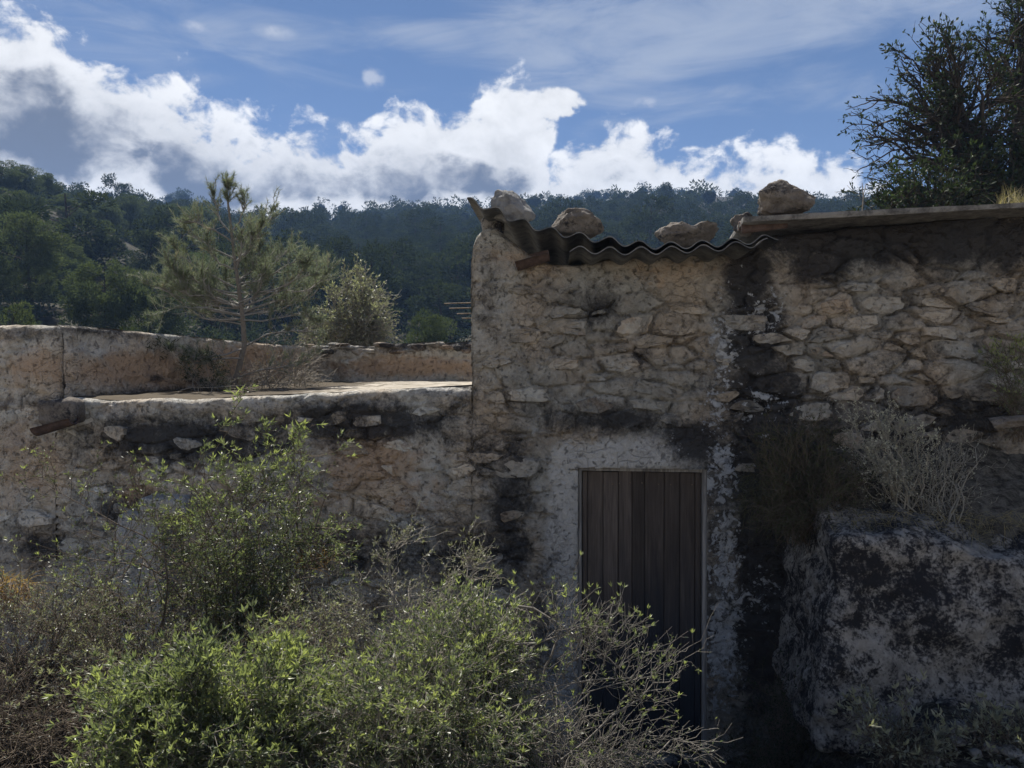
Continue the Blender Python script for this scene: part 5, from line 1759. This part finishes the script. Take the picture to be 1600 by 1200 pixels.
thicket("low dark undergrowth under the spreading evergreen tree, just above the slab roof", [lobe(1450, 305, 11.5, 70, 26, .7, 1.0), lobe(1400, 312, 11.3, 40, 16, .5, .5), lobe(1510, 290, 12, 70, 45, .8, 1.2)],
        [px(1450, 370, 11.5), px(1500, 370, 11.8)], 141, M_OAK)
thicket("dense black-green thicket at the right edge under the tall dark tree", [lobe(1575, 270, 12, 70, 50, .8, 1.3), lobe(1640, 260, 12, 70, 70, .9, 1.2), lobe(1590, 310, 11.5, 60, 25, .6, .6)],
        [px(1580, 370, 11.8), px(1620, 370, 11.8)], 142, M_OAK)
grass_thing("dry_weeds", "brown dry weeds standing above the slab roof at the right edge", "weeds",
            lambda n, rng: region(1560, 1640, 318, 350, 8.2, 8.9)(n, rng), 700, (0.10, 0.34), 0.003, M_STRAW, 207, spread=0.3, droop=0.3)
V, F = tubes([[px(1346, 332, 9), px(1348, 308, 9), px(1346, 286, 9)], [px(1348, 305, 9), px(1351, 295, 9), px(1352, 288, 9)]], [0.008, 0.005], [0.004, 0.003], 4)
tag(obj("dry_stalk", [(V, F)], M_TWIG, None, True, origin=px(1348, 332, 9)), "single thin dry stalk sticking up above the slab roof", "stalk")
root_y = px(1348, 332, 9)


# ------------------------------------------------------------------ pines of the hillside
def pine_mesh(seed, H, Rw, n_puff, n_leaf, size, mat_leaf, trunk_r, core=True, flat=0.55, low=0.30):
    """unit-free pine with its base at the origin: returns (trunk blocks, crown blocks, tint)"""
    rng = np.random.RandomState(seed)
    lean = rng.normal(size=2) * 0.05 * H
    tr = np.array([[0, 0, -0.3 * H * 0.2], [lean[0] * .3, lean[1] * .3, H * .35], [lean[0] * .7, lean[1] * .7, H * .7], [lean[0], lean[1], H * .93]])
    t = rng.uniform(low, 0.97, n_puff)
    prof = np.sin(np.clip((t - low + 0.12) / (1.0 - low + 0.10), 0, 1) * math.pi * 0.93) ** 0.6
    a = rng.uniform(0, 2 * math.pi, n_puff)
    rad = Rw * prof * np.sqrt(rng.uniform(0.15, 1, n_puff))
    c = np.stack([np.cos(a) * rad + lean[0] * t, np.sin(a) * rad + lean[1] * t, H * t + rng.normal(size=n_puff) * 0.02 * H], -1)
    pr = Rw * rng.uniform(0.20, 0.40, n_puff) * (0.6 + 0.4 * prof)
    # limbs
    st, _ = along(tr[None], np.zeros(n_puff, int), np.clip(t - 0.14, 0.05, 1))
    limbs = wander(st, c, 4, rng, 0.1, 0.02)
    k = rng.choice(n_puff, n_leaf, p=pr ** 2 / (pr ** 2).sum())
    d = unit(rng.normal(size=(n_leaf, 3)))
    rr = rng.uniform(0.62, 1.05, n_leaf)
    lump = 0.75 + 0.5 * fbm(c[k] * 3 + d * 1.6, 2, seed)
    p = c[k] + d * (pr[k] * rr * lump)[:, None] * np.array([1, 1, flat + 0.15])
    D = d + unit(rng.normal(size=(n_leaf, 3))) * 0.6 + np.array([0, 0, 0.55])
    V, F = leaves(p, D, size * rng.uniform(0.6, 1.4, n_leaf), size * 0.5 * rng.uniform(0.6, 1.2, n_leaf), rng, 0.2)
    tone = rng.rand(n_puff) * 0.45
    ti = np.repeat(np.clip(tone[k] + rng.rand(n_leaf) * 0.4, 0, 1), 4)
    crown = [(V, F)]
    if core:
        iv, if_ = ico(1)
        cv = iv * np.array([Rw * 0.5, Rw * 0.5, H * (1 - low) * 0.28]) * (0.8 + 0.5 * fbm(iv * 1.6 + seed, 3, seed))[:, None] + np.array([lean[0] * .6, lean[1] * .6, H * (low + 1) / 2 * 0.98])
        crown.append((cv, if_))
        ti = np.concatenate([ti, np.full(len(iv), 0.05)])
    tb = [tubes(tr[None], [trunk_r], [trunk_r * 0.25], 6), tubes(limbs, np.full(n_puff, trunk_r * 0.25), np.full(n_puff, trunk_r * 0.08), 3)]
    return tb, crown, ti


def pine_proto(name, label, seed, H, Rw, n_puff, n_leaf, size, mat, tr, group, **kw):
    tb, cr, ti = pine_mesh(seed, H, Rw, n_puff, n_leaf, size, mat, tr, **kw)
    root = thing(name, label, "pine tree", (0, 0, 0), group)
    obj("trunk", tb, M_DBARK, root, True)
    obj("crown", cr, mat, root, False, {'tint': ti})
    return root


protos = [pine_proto("pine_tree", None, 401 + k, 9.0, 3.0 + 0.4 * (k % 2), 58, 26000, 0.19, M_PINE, 0.16, "pines on the near slope at the left", low=0.12 + 0.07 * (k % 3), core=False) for k in range(4)]
MID = [("pine at the upper left corner of the wood, rising above the ridge", 2, 250, 74, 1.0), ("pine on the skyline second from the left edge", 42, 264, 80, 1.0),
       ("small separate pine poking above the skyline at the left", 78, 272, 84, .7), ("dark pine below the skyline at the left edge", 18, 302, 62, 1.0),
       ("pine on the left slope between skyline and the big pale pine", 112, 305, 74, 1.0), ("pine high on the left slope, just left of the young pine's tip", 205, 312, 88, 1.1),
       ("pine on the slope to the left of the young pine's upper branches", 262, 320, 90, 1.1), ("rounded pale green pine, largest at the left edge", 48, 342, 42, 1.15),
       ("pine in the middle of the left slope, right of the big pale pine", 150, 345, 60, 1.0), ("pine of the left slope directly behind the young pine's left branches", 235, 362, 62, 1.0),
       ("bushy green pine low on the slope above the left parapet", 165, 408, 34, .85), ("lower green pine beside the bushy one above the left parapet", 232, 432, 36, .8),
       ("small pine top at the left edge above the wall corner", 8, 478, 24, .6), ("pine half hidden behind the young pine's trunk", 330, 402, 52, 1.0),
       ("pine on the left slope behind the gap between two pale pines", 100, 378, 52, .95), ("pine seen through the young pine's upper branches", 312, 330, 92, 1.0),
       ("dark pine behind the right side of the young pine", 430, 392, 70, 1.1), ("low dark pine just above the back parapet, right of the round bush", 672, 500, 30, .6),
       ("pine on the left slope under the skyline dip", 165, 318, 80, 1.0), ("pine deep in the shaded hollow left of the young pine", 285, 385, 70, 1.0),
       ("dark pine behind the round grey-green bush", 520, 415, 75, 1.1), ("dark pine right above the back parapet next to the house corner", 710, 450, 70, 1.0), ("dark pine above the back parapet in the middle", 620, 440, 72, 1.0)]
rng = np.random.RandomState(8)
used = [False] * 4
for q, (lab, u, v, Y, wsc) in enumerate(MID):
    top = px(u, v, Y)
    zb = float(terrain(top[0], top[1])) - 0.3
    H = max(top[2] - zb, 3.0)
    k = q % 4
    sz = H / 9.0
    sx = min(max(sz, 0.55), 1.25) * wsc
    loc, rz, sc = (top[0], top[1], top[2] - H), rng.uniform(0, 6.28), (sx, sx, sz * 1.02)
    if not used[k]:
        used[k] = True
        r = protos[k]
        r.location, r.rotation_euler, r.scale = loc, (0, 0, rz), sc
        r['label'] = lab
    else:
        dup(protos[k], loc, rz, sc, lab)

# low scrub between the trunks
rng = np.random.RandomState(19)
UP, UD, UL, UT_ = [], [], [], []
for k in range(560):
    a, r = rng.uniform(-0.66, 0.02), 18 + 100 * rng.rand() ** 1.3
    x, y = r * math.sin(a), r * math.cos(a)
    if y < 16:
        continue
    z = float(terrain(x, y)) - 0.25
    R0 = rng.uniform(0.7, 1.7)
    n = 150
    d = unit(rng.normal(size=(n, 3)))
    d[:, 2] = np.abs(d[:, 2])
    UP.append(np.array([x, y, z]) + d * R0 * np.array([1, 1, rng.uniform(0.6, 1.1)]) * rng.uniform(0.4, 1.05, (n, 1)))
    UD.append(d + unit(rng.normal(size=(n, 3))) * 0.7)
    UL.append(np.full(n, 0.16 + 0.0016 * r))
    UT_.append(np.clip(rng.rand() * 0.5 + rng.rand(n) * 0.4, 0, 1))
UL = np.concatenate(UL)
V, F = leaves(np.concatenate(UP), np.concatenate(UD), UL, UL * 0.5, rng)
o = obj("undergrowth", [(V, F)], M_PINE2, None, False, {'tint': np.repeat(np.concatenate(UT_), 4)})
tag(o, "low dark green scrub growing between the pine trunks on the slope", "undergrowth", None, 'stuff')

# far wood: individuals first, the remainder as one mass
FAR_LABEL = "dark green pine in the dense wood covering the far hillside"
FAR_GROUP = "pines of the far hillside wood"
far = [pine_proto("pine_tree", FAR_LABEL, 501 + k, 8.0, 3.0, 24, 3600, 0.32, M_PINE2, 0.16, FAR_GROUP, low=0.15, core=False) for k in range(5)]
far_data = [pine_mesh(601 + k, 8.0, 3.0, 14, 310, 0.70, None, 0.16, low=0.25)[1:] for k in range(5)]
cand = []
rng = np.random.RandomState(12)
for r in np.concatenate([np.arange(62, 140, 7.5), np.arange(142, 350, 8.5)]):
    step = (6.2 if r < 140 else 6.6) / r
    for a in np.arange(-0.85, 0.95, step):
        a2, r2 = a + rng.uniform(-.4, .4) * step, r + rng.uniform(-3.5, 3.5)
        x, y = r2 * math.sin(a2), r2 * math.cos(a2)
        u = CX + x / y * FPX
        hidden = u > 1480 or u < -90
        z = float(terrain(x, y)) - 0.3
        vb = HY - (z - EYE) / y * FPX
        vt = HY - (z + 8 - EYE) / y * FPX
        lim = 560 if u < 740 else 345
        if vt > lim or hidden:                            # behind the house or outside the frame: only thinly planted
            if rng.rand() < 0.35 and (r2 > 75 or abs(u - 800) > 900) and vt < 620:
                cand.append((9000 + r2, x, y, z, u, vt))
            continue
        if vt < np.interp(u, [-100, 0, 50, 90, 130, 300, 345, 420, 470, 720, 760, 1050, 1260, 1480], [245, 250, 264, 284, 290, 298, 318, 328, 318, 318, 306, 282, 298, 300]):
            continue
        if u < 330 and y < 95:                            # the near slope has its own trees
            if rng.rand() < 0.25:
                continue
        cand.append((r2, x, y, z, u, vt))
cand.sort()
print("far pines:", len(cand), sum(c[0] < 9000 for c in cand))
NIND = 300 - len(MID)
bigV, bigT = [], []
fu = [False] * 5
for q, (r, x, y, z, u, vt) in enumerate(cand):
    s = rng.uniform(0.75, 1.15) * (1.0 if r < 300 else 0.9)
    sc = (s * rng.uniform(0.9, 1.2), s * rng.uniform(0.9, 1.2), s * rng.uniform(0.8, 1.15))
    rz = rng.uniform(0, 6.28)
    k = rng.randint(0, 5)
    if q < NIND:
        if not fu[k]:
            fu[k] = True
            o = far[k]
            o.location, o.rotation_euler, o.scale = (x, y, z), (0, 0, rz), sc
        else:
            dup(far[k], (x, y, z), rz, sc)
    else:
        cr, ti = far_data[k]
        c_, s_ = math.cos(rz), math.sin(rz)
        R = np.array([[c_, -s_, 0], [s_, c_, 0], [0, 0, 1]])
        for bi, (V, F) in enumerate(cr):
            bigV.append(((V * np.array(sc)) @ R.T + (x, y, z), F))
        bigT.append(ti)
if bigV:
    o = obj("pine_wood", bigV, M_PINE2, None, False, {'tint': np.concatenate(bigT)})
    tag(o, "dense dark pine wood covering the upper far hillside up to the skyline", "wood", None, 'stuff')

# ------------------------------------------------------------------ the blue air over the valley
hm = bpy.data.materials.new("haze_air")
hm.use_nodes = True
hm.node_tree.nodes.clear()
T = NT(hm.node_tree)
hout = T.n('ShaderNodeOutputMaterial')
pv = T.n('ShaderNodeVolumePrincipled', Density=0.00065, Anisotropy=0.0)
pv.inputs['Color'].default_value = (0.30, 0.52, 1.0, 1)
hm.node_tree.links.new(pv.outputs[0], hout.inputs['Volume'])
allz = [float((o.matrix_world @ Vector(c)).z) for o in (bpy.data.objects['hillside'],) for c in o.bound_box]
V, F = box((-560, -560, min(allz) - 1.0), (560, 560, 140.0))
hz = obj("haze", [(V, F)], hm, None)
hz['kind'] = 'stuff'
hz['label'] = "pale blue haze between the house and the far hillside"
C.cycles.volume_bounces = 0
C.cycles.max_bounces = 6
C.cycles.diffuse_bounces = 3
C.cycles.transparent_max_bounces = 8
